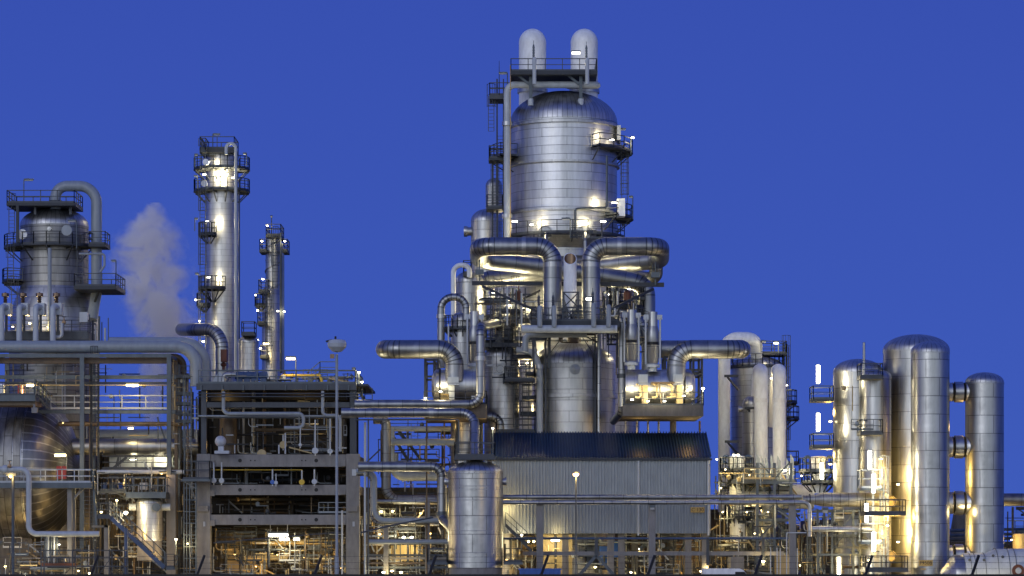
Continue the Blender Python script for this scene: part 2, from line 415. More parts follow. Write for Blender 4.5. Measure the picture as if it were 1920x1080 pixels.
def frame(name, label, cat, xs, ytop, ys, Y0, Y1, w=.3, mat='steel', bw=None, group=None, ybot=None, braces=(), bh=None):
    a = P(xs[0], HZ, Y0); zb = 0 if ybot is None else P(0, ybot, Y0).z; zt = P(0, ytop, Y0).z
    o = thing(name, label, cat, (a.x, Y0, zb), group); X = [P(x, 0, Y0).x for x in xs]; bh = bh or w
    for x in X:
        for Y in (Y0, Y1): MB().box((x, Y, (zb + zt) / 2), (w, w, zt - zb)).build('post', mat, o)
    for y in ys:
        z = P(0, y, Y0).z
        for Y in (Y0, Y1): MB().box(((X[0] + X[-1]) / 2, Y, z), (X[-1] - X[0] - w - .01, w * .8, bh)).build('beam', mat, o)
        for x in X: MB().box((x, (Y0 + Y1) / 2, z - .01), (w * .75, Y1 - Y0 - w - .01, bh * .9)).build('cross_beam', mat, o)
    for (p, q) in braces:
        MB().beam(P(*p), P(*q), w * .55).build('brace', mat, o)
    return o

# ------------------------------------------------------------------ camera, sky, light
sc = bpy.context.scene
cam = bpy.data.cameras.new('camera'); co = bpy.data.objects.new('camera', cam); C.objects.link(co); sc.camera = co
co.location = (0, -D, CAMZ); co.rotation_euler = (PI / 2, 0, 0)
cam.sensor_width = 36; cam.lens = 36 * D / (1920 * S); cam.shift_y = (HZ - 540) / 1920; cam.clip_end = 6000; cam.clip_start = .5
sc.view_settings.view_transform = 'Standard'; sc.view_settings.look = 'None'
sc.cycles.use_denoising = True; sc.cycles.max_bounces = 6; sc.cycles.glossy_bounces = 4; sc.cycles.sample_clamp_indirect = 6; sc.cycles.volume_bounces = 4
sc.cycles.volume_step_rate = 2.0

w = bpy.data.worlds.new('World'); sc.world = w; w.use_nodes = True; nt = w.node_tree
bg = nt.nodes['Background']
tc = nd(nt, 'ShaderNodeTexCoord'); sp = nd(nt, 'ShaderNodeSeparateXYZ'); nt.links.new(tc.outputs['Generated'], sp.inputs[0])
el = nd(nt, 'ShaderNodeValToRGB'); nt.links.new(sp.outputs[2], el.inputs[0])
e = el.color_ramp.elements; e[0].position = 0; e[0].color = (.050, .108, .50, 1); e[1].position = .22; e[1].color = (.037, .076, .425, 1)
x = e.new(1.0); x.color = (.03, .065, .33, 1)
# afterglow of the set sun, low in the sky behind the camera and to the left
gx = mth(nt, 'ADD', mth(nt, 'MULTIPLY', sp.outputs[1], -.93), mth(nt, 'MULTIPLY', sp.outputs[0], -.12))
g1 = nd(nt, 'ShaderNodeMapRange', interpolation_type='SMOOTHSTEP'); nt.links.new(gx, g1.inputs['Value'])
g1.inputs['From Min'].default_value = .05; g1.inputs['From Max'].default_value = 1.0
g2 = nd(nt, 'ShaderNodeMapRange', interpolation_type='SMOOTHSTEP'); nt.links.new(sp.outputs[2], g2.inputs['Value'])
g2.inputs['From Min'].default_value = .75; g2.inputs['From Max'].default_value = .0
gf = mth(nt, 'MULTIPLY', g1.outputs[0], g2.outputs[0])
mxw = nd(nt, 'ShaderNodeMix', data_type='RGBA', blend_type='MIX'); nt.links.new(gf, mxw.inputs[0])
nt.links.new(el.outputs[0], mxw.inputs[6]); mxw.inputs[7].default_value = (1.02, 1.12, 1.24, 1)
nt.links.new(mxw.outputs[2], bg.inputs[0]); bg.inputs[1].default_value = 1.0
sl = bpy.data.lights.new('sun', 'SUN'); sl.energy = .5; sl.angle = math.radians(25); sl.color = (.95, .95, 1)
so = bpy.data.objects.new('sun', sl); C.objects.link(so); so.rotation_euler = (math.radians(72), 0, math.radians(-28))

def mgravel():
    m, nt, b = nmat('dark_gravel'); tc = nd(nt, 'ShaderNodeTexCoord')
    n = nd(nt, 'ShaderNodeTexNoise', Scale=.4, Detail=8.0); nt.links.new(tc.outputs['Object'], n.inputs['Vector'])
    r = nd(nt, 'ShaderNodeValToRGB'); nt.links.new(n.outputs['Fac'], r.inputs[0])
    r.color_ramp.elements[0].color = (.05, .05, .045, 1); r.color_ramp.elements[1].color = (.12, .11, .095, 1)
    nt.links.new(r.outputs[0], b.inputs['Base Color']); b.inputs['Roughness'].default_value = .9
    return m
g = MB(); g.add([(-2500, -400, 0), (2500, -400, 0), (2500, 4500, 0), (-2500, 4500, 0)], [(0, 1, 2, 3)]).build('ground', mgravel())['kind'] = 'structure'
g = MB(); g.add([(-300, -40, .004), (300, -40, .004), (300, -24, .004), (-300, -24, .004)], [(0, 1, 2, 3)]).build('road', paint('asphalt', (.05, .05, .052), rough=.8))['kind'] = 'structure'

# ------------------------------------------------------------------ security fence in front
FY = -177.0
fo = thing('security_fence', 'dark mesh security fence with slanted barbed wire arms along the foot of the photo', 'fence', (0, FY, 0))
FS = mp(FY); ztop = P(0, 1076, FY).z
for k, x in enumerate([-30, 178, 377, 597, 812, 1022, 1222, 1423, 1630, 1830, 2035]):
    b = P(x - 8, 1080, FY); t = P(x + 6, 1041, FY)
    a = MB().beam((b.x, FY, 0), (b.x, FY, ztop), .06).beam((b.x, FY, ztop - .05), (t.x, FY + .05, t.z), .05)
    a.build('fence_post', 'black', fo)
wr = MB()
for i, y in enumerate((1044, 1055, 1066)):
    pts = []
    for k in range(41):
        x = -60 + 2040 * k / 40; pts.append(P(x, y + .8 * math.sin(k * .8 + i), FY + .03))
    wr.tube(pts, .0035, 3, cap=False)
    for k in range(180):
        p = P(-60 + 2040 * k / 180, y, FY + .03); wr.beam(p - Vector((.01, 0, .012)), p + Vector((.01, 0, .012)), .003)
wr.build('barbed_wire', 'steel_dark', fo)
ms = MB()
a, b = P(-60, 1080, FY), P(1980, 1080, FY)
for k in range(420):
    x = a.x + (b.x - a.x) * k / 420
    ms.beam((x, FY, .1), (x + .03, FY, ztop), .008); ms.beam((x + .03, FY + .01, .1), (x, FY + .01, ztop), .008)
ms.beam((a.x, FY, ztop - .035), (b.x, FY, ztop - .035), .05); ms.beam((a.x, FY, .1), (b.x, FY, .1), .05)
ms.build('mesh_panel', 'black', fo)

# ================================================================== CENTRE: the tall drum
TY = 18.0
tw = vessel('process_tower', 'huge silver drum with domed top, the tallest vessel at the centre', 'tower', 1057, 100, 172, 232, 447, TY, 'clad_big', 'gore',
            rings=((238, 5, 5), (312, 5, 4), (401, 5, 4)), seg=96)
m = mp(TY); zc = P(0, 447, TY)
cx = P(1057, 0, TY).x
MB().lathe([(62 * m, P(0, 530, TY).z), (62 * m, P(0, 470, TY).z), (96 * m, P(0, 448, TY).z)], (cx, TY, 0), 64).build('neck', 'clad_fine', tw)
wv = thing('regenerator_vessel', 'very wide silver vessel lit white behind the crossing ducts', 'vessel', (cx, 21, 0)); mw = mp(21)
MB().lathe([(142 * mw, 0), (142 * mw, P(0, 548, 21).z), (138 * mw, P(0, 540, 21).z), (63 * mw, P(0, 529, 21).z)], (P(1057, 0, 21).x, 21, 0), 80).build('shell', 'clad', wv)
MB().lathe([(142 * mw, P(0, 600, 20).z), (144 * mw, P(0, 600, 20).z), (144 * mw, P(0, 596, 20).z), (142 * mw, P(0, 596, 20).z)], (P(1057, 0, 21).x, 21, 0), 80).build('stiffening_ring', 'steel', wv)
arcplat(tw, 1057, 447, TY, 100, 116, 190, 350)
arcplat(tw, 1057, 287, TY, 100, 130, 300, 388)
arcplat(tw, 1057, 411, TY, 100, 131, 318, 388)
arcplat(tw, 1057, 300, TY, 100, 140, 176, 212)
for px in (1022, 1095):
    noz(tw, px, 437, TY - 4.2, 13, .7, 'clad', name='manhole')
ladder(tw, 1171, 287, 411, TY - 1, name='ladder'); ladder(tw, 928, 300, 447, TY - 1); ladder(tw, 921, 180, 246, TY - 2); ladder(tw, 938, 246, 447, TY, cage=False)
MB().beam(P(932, 148, TY - 2), P(932, 447, TY - 2), .13).beam(P(944, 148, TY), P(944, 447, TY), .1).beam(P(924, 300, TY - 1.5), P(924, 447, TY - 1.5), .09).build('ladder_post', 'steel_dark', tw)
rectplat(tw, 917, 957, 178, TY - 3, TY, th=.35, mat='steel', sides='flb')
rectplat(tw, 916, 945, 296, TY - 3, TY - .5, mat='steel_dark')
rectplat(tw, 912, 943, 388, TY - 3, TY - .5, mat='steel_dark')
rectplat(tw, 957, 1120, 133, TY - 5, TY + 2, th=.3, mat='steel_dark', name='top_platform')
lg = [MB().beam(P(px, 136, TY - 4), P(px, 192, TY - 4), .28).beam(P(px - 28, 138, TY - 4), P(px - 3, 158, TY - 4), .2).build('platform_leg', 'galv', tw) for px in (995, 1089)]
for px in (995, 1089): MB().lathe([(.001, 0), (.26, 0), (.26, .6), (.001, .65)], P(px, 198, TY - 4), 14).build('leg_pad', 'light_pipe', tw)
bx = MB().pbox(1157, 235, 1164, 262, TY - 2, TY + 1).build('instrument_box', 'light_pipe', tw)
bx = MB().pbox(1157, 372, 1172, 405, TY - 4, TY - 2.4).build('instrument_box', 'white', tw)
for px, lb in ((998.5, 'white round-topped vapour riser above the drum, the left of the pair'), (1095.5, 'white round-topped vapour riser above the drum, the right of the pair')):
    vessel('vapour_riser', lb, 'riser', px, 25.5, 54, 81, 205, TY + 4.5, 'white', 'white', rings=((168, 3, 7, 'clad'),), group='vapour risers on the drum')
pipe('pale pipe from behind the two risers running down the left side of the drum', [(1118, 159, TY - 3.5), (951, 159, TY - 3.5), (951, 447, TY - 3.5)], 6.5, 'light_pipe', 2.2,
     fl=(((951, 232, TY - 3.5), 'Z', 1.5), ((951, 405, TY - 3.5), 'Z', 1.5)))
solo('pipe', 'horizontal pale header below the top platform ending in a rounded cap', 'pipe', MB().lathe([(.001, 0), (.2, .05), (.33, .3), (.33, 3), (.28, 3.05)], P(1126, 160, TY - 2.6), 16, axis='-X'), 'light_pipe')
relief('relief valve with spring bonnet in front of the left riser', 1002, 76, 158, TY - 5.2, 3.8)
relief('relief valve with spring bonnet in front of the right lit riser', 1101, 78, 158, TY - 5.2, 3.8)
pipe('thin brass coloured conduit beside the pale pipe left of the drum', [(957, 122, TY - 4.6), (957, 447, TY - 4.6)], .8, 'sign', seg=6)
pipe('thin grey drain line stepping down the right half of the drum', [(1138, 292, TY - 5.0), (1138, 389, TY - 5.0), (1079, 391, TY - 5.0), (1079, 445, TY - 5.0)], 2.2, 'galv', 2.5, seg=8)
for px, lb in ((1024, 'left'), (1097, 'right')):
    pipe('short blue-grey drop pipe under the %s manhole of the drum' % lb, [(px, 437, TY - 5.4), (px, 449, TY - 6.2), (px + (4 if px < 1050 else 0), 520, TY - 6.2)], 3.2, 'pipe', 1.5, seg=10)
lamp('lit tube lamp in front of the right white riser', 1080, 99, TY - 4.4, 15, power=300, off=(0, 1.8, -.4), w=.22)
lamp('lit lamp at the left foot of the drum by the pale pipe', 965, 415, TY - 5, 10, power=190, off=(1.5, .2, 0), w=.14)
lamp('lit lamp at the right foot of the drum', 1131, 415, TY - 5, 10, power=190, off=(-.8, .2, 0), w=.14)
lamp('unlit tube lamp on the bottom gallery of the drum', 1061, 411, TY - 6, 14, lit='unlit', pole=447)
lamp('lit lamp on the bottom gallery near the left manhole', 997, 421, TY - 5.6, 6, power=170, off=(0, .6, .2))
lamp('lit lamp on the bottom gallery near the right manhole', 1100, 419, TY - 5.6, 6, power=170, off=(0, .6, .2))
lamp('lit lamp on the upper right balcony of the drum', 1147, 262, TY - 4.6, 8, power=200, off=(.2, .6, .6), w=.14)
lamp('lit lamp on the lower right balcony of the drum', 1152, 380, TY - 5.0, 9, power=220, off=(-.6, .8, .2), w=.14)
lamp('unlit lamp on a bent pole beside the upper right balcony', 1168, 243, TY - 1, 9, lit='unlit', pole=287)
lamp('small lit lamp on the outer rail of the upper right balcony', 1186, 258, TY - 2, 5, power=120, pole=290)
lamp('unlit lamp on the outer rail of the lower right balcony', 1183, 370, TY - 2, 6, lit='unlit', pole=411)
lamp('unlit lamp above the small platform at the upper left of the drum', 943, 138, TY - 3, 14, lit='unlit', pole=178)
solo('antenna', 'thin lightning rod on the upper left platform', 'lightning rod', MB().tube([P(936, 178, TY - 3), P(936, 114, TY - 3)], [.05, .02], 6), 'steel_dark')

# vessel half hidden behind the drum, left
v = vessel('domed_vessel', 'small domed vessel half hidden behind the left side of the drum', 'vessel', 912, 29, 392, 415, 560, TY + 12, 'clad', 'gore')
noz(v, 886, 434, TY + 12, 10, .8, d='-X')
vessel('riser_pipe', 'round-topped insulated riser behind the caged ladder left of the drum', 'riser', 926, 15.5, 334, 349, 450, TY + 14, 'clad', 'gore')
light(938, 425, TY + 3, 260, WHITE)
light(950, 955, -2.2, 420, WARM); light(1045, 996, -1.5, 130, WARM)

# the crossing loops of large ducts below the drum
r_ = 17.3
pipe('upper left silver loop duct dropping left of the white vent', [(1036, 610, 3), (1036, 462, 3), (898, 462, 3), (898, 487, 10), (1010, 499, 10), (1212, 531, 10), (1212, 655, 10), (1390, 655, 10), (1390, 655, -1), (1268, 655, -1), (1268, 715, -1)],
     r_, 'pipe', 1.75, name='loop_duct', cat='duct', seg=32, fl=(((982, 462, 3), 'X', 1.06, 'clad'), ((1036, 497, 3), 'Z', 1.04, 'clad')))
pipe('upper right silver loop duct dropping right of the white vent', [(1108, 610, 3), (1108, 462, 3), (1238, 462, 3), (1238, 487, 10.5), (1120, 500, 13), (895, 527, 13), (895, 655, 11), (722, 655, 11), (722, 655, -1), (852, 655, -1), (852, 715, -1)],
     r_, 'pipe', 1.75, name='loop_duct', cat='duct', seg=32, fl=(((1161, 462, 3), 'X', 1.06, 'clad'), ((1108, 497, 3), 'Z', 1.04, 'clad')))
pipe('middle blue-sheened duct crossing behind the white vent from left', [(912, 486, 14), (1010, 495, 14), (1230, 486, 14), (1230, 525, 16), (1130, 510, 17)], 13, 'pipe', 1.6, name='loop_duct', cat='duct', seg=24)
# hanger frame
hf = thing('hanger_frame', 'dark steel beam and slanting braces carrying the crossing ducts', 'steel frame', P(1062, 537, 6))
MB().beam(P(885, 531, 5.5), P(1245, 534, 5.5), .34, .36).build('beam', 'steel_dark', hf)
MB().beam(P(905, 537, 5), P(1010, 585, 2), .2).build('brace', 'steel_dark', hf); MB().beam(P(1225, 542, 5), P(1145, 580, 2), .2).build('brace', 'steel_dark', hf)
MB().beam(P(1012, 545, 5), P(972, 565, 8), .14).build('brace', 'steel_dark', hf)
for px, py in ((899, 505), (1229, 510)):
    MB().pbox(px - 8, py, px + 8, py + 10, 4.5, 5.2).beam(P(px, py - 18, 5), P(px, py + 24, 5), .1).beam(P(px - 5, py - 14, 5), P(px - 5, py, 5), .05).beam(P(px + 5, py - 14, 5), P(px + 5, py, 5), .05).build('spring_hanger', 'galv', hf)
for px in (972, 1176): MB().lathe([(.001, -.3), (.3, -.25), (.32, .35), (.2, .5), (.001, .6)], P(px, 557, 6), 10).tube([P(px, 548, 6), P(px, 533, 6)], .05, 5).build('spring_hanger', 'rust', hf)
# white open-top vent
vo = thing('vent_stack', 'white vent pipe with a slanted open mouth between the two drop ducts', 'vent', P(1069, 548, 1))
R = 12.3 * mp(1); n = 28; c = P(1069, 548, 1); zt = P(0, 485, 1).z - c.z; vs = []; fs = []
for ring, (rr, base) in enumerate(((R, 0), (R, 1), (R * .9, 1), (R * .9, .9))):
    for k in range(n):
        a = 2 * PI * k / n; q = Vector((rr * math.cos(a), rr * math.sin(a), 0)); q.z = (zt + rr * math.sin(a) * 1.0) if base else 0
        if ring == 3: q.z = zt - 2
        vs.append(c + q)
for i in range(3):
    for k in range(n): fs.append((i * n + k, i * n + (k + 1) % n, (i + 1) * n + (k + 1) % n, (i + 1) * n + k))
MB().add(vs, fs[:2 * n]).build('vent_pipe', 'white', vo); MB().add(vs, fs[2 * n:] + [tuple(range(3 * n, 4 * n))]).build('mouth_inside', 'bronze', vo)  # inside of the mouth coloured darker than the white pipe
MB().lathe([(R * .9, 0), (R * .9, -.5), (R * .3, -1.5), (R * .3, -2.6)], c, 20).build('silencer', 'white', vo)
for px in (1057, 1084):
    for yy in (-.2, 2.2): MB().beam(P(px, 548, yy), P(px, 604, yy), .14).build('support_post', 'steel', vo)
for q_ in ((1055, 548, 1086, 548), (1057, 549, 1084, 576), (1084, 549, 1057, 576), (1057, 576, 1084, 576), (1057, 577, 1084, 604), (1084, 577, 1057, 604)):
    MB().beam(P(q_[0], q_[1], -.35), P(q_[2], q_[3], -.35), .1).build('support_brace', 'steel', vo)

# platform with relief valves and header below the ducts
pt = thing('platform', 'dark steel platform with pale relief pipes below the crossing ducts', 'platform', P(1075, 606, 0))
rectplat(pt, 995, 1162, 602, -2.5, 5, th=.5, mat='steel_dark', name='deck')
for px in (1000, 1030, 1158): MB().beam(P(px, 604, 4.5), P(px, 690, 4.5), .22).build('leg', 'steel', pt)
for px, q in ((1012, 548), (1039, 548), (1113, 540), (1141, 545)):
    relief('pale relief valve riser, number %s from the left above the long header' % {1012: 'one', 1039: 'two', 1113: 'three', 1141: 'four'}[px], px, q, 613, -3.4, 4.6, 'relief risers on the header', 'grey_pipe')
pipe('long pale horizontal header under the four relief risers', [(978, 617, -3.0), (1153, 617, -3.0)], 7.4, 'light_pipe', fl=(((1153, 617, -3), 'X', 1.0, 'light_pipe'),))
pipe('second pale header bending down left of the dome below the platform', [(1100, 627, 1), (985, 627, 1), (985, 660, 1)], 6, 'grey_pipe', 2)
pipe('thin pale bent line right of the fourth relief riser', [(1141, 592, -3.4), (1153, 592, -3.4), (1153, 578, -3.4)], 1.3, 'light_pipe', 2, seg=8)
lamp('lit lamp on the right drop duct above the relief platform', 1104, 560, -.2, 10, power=250, off=(.6, .2, -.3), w=.22)

# lower reactor
lr = vessel('reactor_vessel', 'domed reactor vessel right behind the blue-roofed building', 'vessel', 1075, 78, 643, 683, None, 10.2, 'clad', 'gore', rings=((742, 4, 6),), seg=80)
noz(lr, 1078, 693, 6.95, 10, .5, 'light_pipe', cone=True)
MB().lathe([(.5, 0), (.5, 1.3), (.8, 1.3), (.8, 1.6), (.3, 1.7), (.3, 3)], P(1075, 654, 10.2), 14).build('top_nozzle', 'brown', lr)
pipe('thin silver line running down in front of the domed reactor', [(1123, 622, 6.95), (1123, 1000, 6.95)], 4, 'clad_wide', seg=12)
pipe('thin dark conduit beside the silver line on the domed reactor', [(1115, 612, 6.9), (1115, 812, 6.9)], 1.0, 'steel', seg=6)
fr = frame('steel_frame', 'slim steel frame straddling the dome of the reactor vessel', 'steel frame', (1023, 1116), 622, (628,), 6.85, 13.95, .13, 'steel', ybot=812, braces=(((1062, 622, 6.9), (1024, 672, 6.9)), ((1085, 622, 6.9), (1116, 668, 6.9))))
pipe('pale bent pipe stepping down left of the reactor vessel', [(968, 656, 7), (1000, 660, 7), (1012, 690, 7), (1012, 812, 7)], 6.3, 'light_pipe', 2.2, fl=(((1012, 688, 7), 'Z', 1.35),))
pipe('dark blue-topped vertical pipe between reactor and right exchanger', [(1155, 600, 4), (1166, 590, 0), (1166, 772, 0), (1150, 790, 3)], 7, 'pipe', 2.2, fl=(((1166, 705, 0), 'Z', 1.3, 'steel'),))

# floodlit region behind the ducts
for k, (x, y, Y, e) in enumerate(((925, 549, 11, 1500), (955, 572, 11, 1800), (990, 590, 10.5, 1300), (975, 549, 11, 1300), (1140, 552, 11, 1100), (1178, 552, 11, 1500), (975, 640, 12.5, 1000), (988, 680, 12, 1300), (1080, 628, 12.3, 260), (1168, 630, 12.5, 220), (1200, 645, 11.5, 300), (935, 585, 12.5, 350))):
    bulb('warm bulkhead lamp inside the crowded steelwork below the drum, %s' % ('%s' % ('at duct height' if y < 600 else 'under the ducts')), x, y, Y, 2.6, power=e * .8, group='bulkhead lamps below the drum', lit='lit_white')
rg = thing('platform', 'dark railed ring platform around the wide lit vessel', 'platform', (cx, 20, P(0, 598, 20).z)); rg['_o'] = list(rg.location)
arcplat(rg, 1057, 598, 21, 142, 158, 175, 365, mat='steel_dark', rmat='steel_dark')
for k, px in enumerate((918, 934, 952, 966, 1146, 1164, 1196)):
    o = thing('ladder', 'dark caged ladder against the wide lit vessel', 'ladder', P(px, 700, 11.6), 'caged ladders on the wide lit vessel'); ladder(o, px, 540 + 6 * (k % 3), 640 + 20 * (k % 2), 11.8 - .2 * (k % 2), mat='steel_dark', name='ladder_cage')
for k, (x0, x1, y) in enumerate(((908, 930, 566), (940, 985, 582), (905, 962, 640), (960, 1000, 668), (1130, 1165, 570), (1150, 1205, 628), (985, 1004, 700), (978, 1004, 745), (975, 1004, 775))):
    o = thing('platform', 'small dark railed landing in the steelwork below the drum', 'platform', P(x0, y, 9), 'small landings below the drum'); rectplat(o, x0, x1, y, 9.6 if y < 650 else 7.5, 11 if y < 650 else 9.5, mat='steel_dark', rmat='steel_dark', name='landing')
# caged balcony right of the drum base, and frames left
ob = thing('balcony', 'round caged balcony behind the right drop duct', 'balcony', P(1170, 575, 9)); arcplat(ob, 1172, 577, 9, 4, 36, 0, 360, h=1.9, rmat='steel_dark'); MB().rail([P(1172 + 34 * math.cos(a), 577, 9 + 1.5 * math.sin(a)) for a in [2 * PI * k / 12 for k in range(12)]], 1.9, .6, closed=True).build('cage', 'steel_dark', ob)
frame('steel_frame', 'tight dark steel frame lit from behind left of the drum base', 'steel frame', (920, 932, 945, 962, 985), 540, (552, 565, 580, 596), 6.2, 7.2, .09, 'steel', ybot=604)
for i, px in enumerate((925, 938, 951, 957, 968, 978, 1140, 1150, 1158, 1185, 1193)):
    pipe('slim pipe in the lit steelwork below the drum', [(px, 538 + (i * 7) % 12, 5.5), (px, 610, 5.5)], .9 + (i % 3) * .5, ('brown', 'galv', 'light_pipe')[i % 3], group='slim pipes below the drum', seg=6)
pipe('dark fat duct curving behind the left expansion joints', [(1005, 595, 9), (968, 592, 11.5), (952, 640, 12.2)], 17, 'pipe', 2, name='duct', cat='duct', seg=28)
pipe('golden lit duct curving down behind the right expansion joints', [(1150, 585, 8), (1190, 590, 8), (1216, 640, 8), (1216, 700, 8)], 13, 'pipe', 2.5, name='duct', cat='duct', seg=28)

# expansion joints
def joint(label, x, y0, Y):
    m = mp(Y); a = P(x, y0 + 112, Y); o = thing('expansion_joint', label, 'pipe joint', a, 'expansion joints above the exchangers')
    z = lambda y: (y0 + 112 - y) * m
    MB().lathe([(9 * m, z(y0 + 30)), (9 * m, z(y0)), (.001, z(y0))], a, 24).build('upper_sleeve', 'clad_wide', o)
    MB().lathe([(11.5 * m, z(y0 + 57)), (12.5 * m, z(y0 + 50)), (12 * m, z(y0 + 38)), (9.2 * m, z(y0 + 27))], a, 24).build('cone', 'pipe', o)
    MB().lathe([(10.5 * m, z(y0 + 63)), (10.5 * m, z(y0 + 57))], a, 24).build('bellows', 'black', o)
    MB().lathe([(8 * m, z(y0 + 98)), (11 * m, z(y0 + 92)), (11.5 * m, z(y0 + 63)), (12 * m, z(y0 + 62)), (10.5 * m, z(y0 + 62))], a, 24).build('lower_sleeve', 'clad_wide', o)
    MB().lathe([(8 * m, 0), (8 * m, z(y0 + 104)), (13.5 * m, z(y0 + 104)), (13.5 * m, z(y0 + 99)), (8 * m, z(y0 + 97))], a, 24).build('flange', 'light_pipe', o)
    for s in (-1, 1):
        MB().box(a + Vector((s * 12 * m, 0, z(y0 + 10))), (.5, .35, .4)).tube([a + Vector((s * 13.5 * m, -.2, z(y0 + 10))), a + Vector((s * 13.5 * m, -.2, z(y0 + 98)))], .08, 6).build('tie_rod', 'light_pipe', o)
joint('silver expansion joint on the left exchanger, the one nearest its end', 890, 584, 1.5)
joint('silver expansion joint behind the bent pipe left of the drum', 940, 580, 12)
joint('silver expansion joint on the right exchanger next to the dark vertical pipe', 1184, 581, -1)
joint('silver expansion joint on the right exchanger, the right one of two', 1224, 585, -1)

# exchangers
def exch(label, x0, x1, xe, yc, r, Y, left):
    m = mp(Y); c = P(x0 if not left else x1, yc, Y); R = r * m; L = (x1 - x0) * m; o = thing('heat_exchanger', label, 'heat exchanger', c - Vector((0, 0, R)))
    ax = '-X' if left else 'X'
    MB().lathe([(.001, 0), (R, 0), (R, L * .86)], c, 48, axis=ax).build('shell', 'clad_fine', o)
    MB().lathe([(R * 1.03, L * .84), (R * 1.05, L * .84), (R * 1.05, L * .87), (R, L * .87)], c, 48, axis=ax).build('girth_flange', 'black', o)
    MB().lathe([(R * 1.01, L * .87), (R * 1.01, L * .93), (R * .93, L * .97), (R * .6, L * 1.02), (.001, L * 1.03)], c, 48, axis=ax).build('end_head', 'clad_wide', o)
    return o, c, R, m
o, c, R, m = exch('left horizontal heat exchanger with a dished silver end', 812, 905, 0, 723, 30, 0, True)
MB().pbox(839, 707, 860, 722, -2.2, -.5).build('saddle_box', 'clad_wide', o); MB().pbox(841, 722, 852, 760, -1.9, 1.2).build('saddle', 'light_pipe', o)
MB().pbox(884, 735, 892, 760, -1, 1.2).build('saddle', 'light_pipe', o)
sign('small gold plate reading E-205A below the left exchanger', 'E-205A', 826, 738, 842, 749, -2.6, .26)
o, c, R, m = exch('right horizontal heat exchanger lit bright on its platform', 1172, 1300, 0, 726, 33, 0, False)
for px in (1197, 1262): MB().pbox(px, 702, px + 18, 722, -2.4, -.5).build('saddle_box', 'clad_wide', o); MB().pbox(px + 7, 722, px + 18, 760, -2.1, 1.4).build('saddle', 'cream', o)
for i, px in enumerate((1193, 1224, 1252)): pipe('bent cream drain pipe in front of the right exchanger, %s' % ('left', 'middle', 'right')[i], [(px, 720, -2.2), (px + 8, 722, -2.2), (px + 8, 745, -2.2), (px - 2, 745, -2.2)], 1.9, 'cream', 2, seg=8)
MB().pbox(1221, 716, 1265, 719, -2.8, -1.6).beam(P(1236, 718, -2.7), P(1240, 757, -2.7), .1).build('cable_tray', 'brown', o)
sign('dark plate reading E-205C below the right exchanger', 'E-205C', 1256, 738, 1267, 745, -2.7, .17, 'cream')
def slab(label, x0, x1, y0, y1, Y0, Y1, legs, mat='concrete_dark', rail=True):
    o = thing('concrete_deck', label, 'platform', P((x0 + x1) / 2, y1, Y0))
    MB().pbox(x0, y0, x1, y1, Y0, Y1).build('slab', mat, o)
    if rail:
        z = P(0, y0, Y0).z; a = P(x0, 0, Y0).x; b = P(x1, 0, Y0).x
        MB().rail([(a, Y0 + .1, z), (b, Y0 + .1, z), (b, Y1 - .1, z)], 1.1, 1.5).build('railing', 'steel_dark', o)
    for (x, Y, wd, mt) in legs:
        p = P(x, 0, Y); zt = P(0, y1, Y0).z
        MB().tube([(p.x, Y, 0), (p.x, Y, zt)], wd / 2 * mp(Y), 10).build('leg', mt, o)
    return o
slab('stained concrete deck on pipe legs under the right exchanger', 1168, 1319, 760, 780, -3, 8, ((1173, 7, 4, 'clad_wide'), (1194, 7.1, 4, 'clad_wide'), (1215, 7, 4, 'clad_wide'), (1235, 7.1, 4, 'clad_wide'), (1262, 7.4, 12, 'concrete'), (1312, 7.2, 4, 'brown')))
slab('brown concrete deck under the left exchanger', 795, 912, 758, 784, -2.5, 8, ((800, -2, 3, 'brown'), (833, 5, 3, 'brown'), (856, 3, 5, 'steel')), 'brown')
frame('steel_frame', 'tall slim steel frame at the left end of the left exchanger', 'steel frame', (797, 814, 821), 672, (675, 706), 3, 8, .17, 'steel', ybot=760)
MB()
frame('steel_frame', 'tall steel frame at the right end of the right exchanger', 'steel frame', (1247, 1300, 1316), 668, (670, 694, 702), 4, 8, .2, 'steel', ybot=760, braces=(((1290, 712, 4), (1314, 694, 4)),))
pipe('thin vertical pipe looping over the right end frame', [(1285, 667, 2), (1317, 667, 2), (1317, 760, 2)], 1.4, 'galv', 2, seg=8)
for x, y, lb in ((797, 746, 'left end of the left exchanger'), (1318, 728, 'right end of the right exchanger')):
    bulb('bright white lamp at the ' + lb, x, y, -2, 3.4, power=500, pole=y + 34)
for x, y, Y, e in ((1185, 735, -3.4, 300), (1215, 738, -3.6, 300), (1246, 738, -3.6, 300), (1282, 728, -3.6, 250), (1300, 745, -3.2, 250), (826, 720, -3, 250)):
    lamp('small lamp on the railing of the exchanger deck', x, y + 14, Y + .35, 5, power=e * 1.2, group='lamps along the exchanger decks', off=(0, .3, .5), w=.12)
for x, y, Y in ((1200, 800, 2), (1290, 800, 3), (850, 800, 3)): light(x, y, Y, 120, SOD)

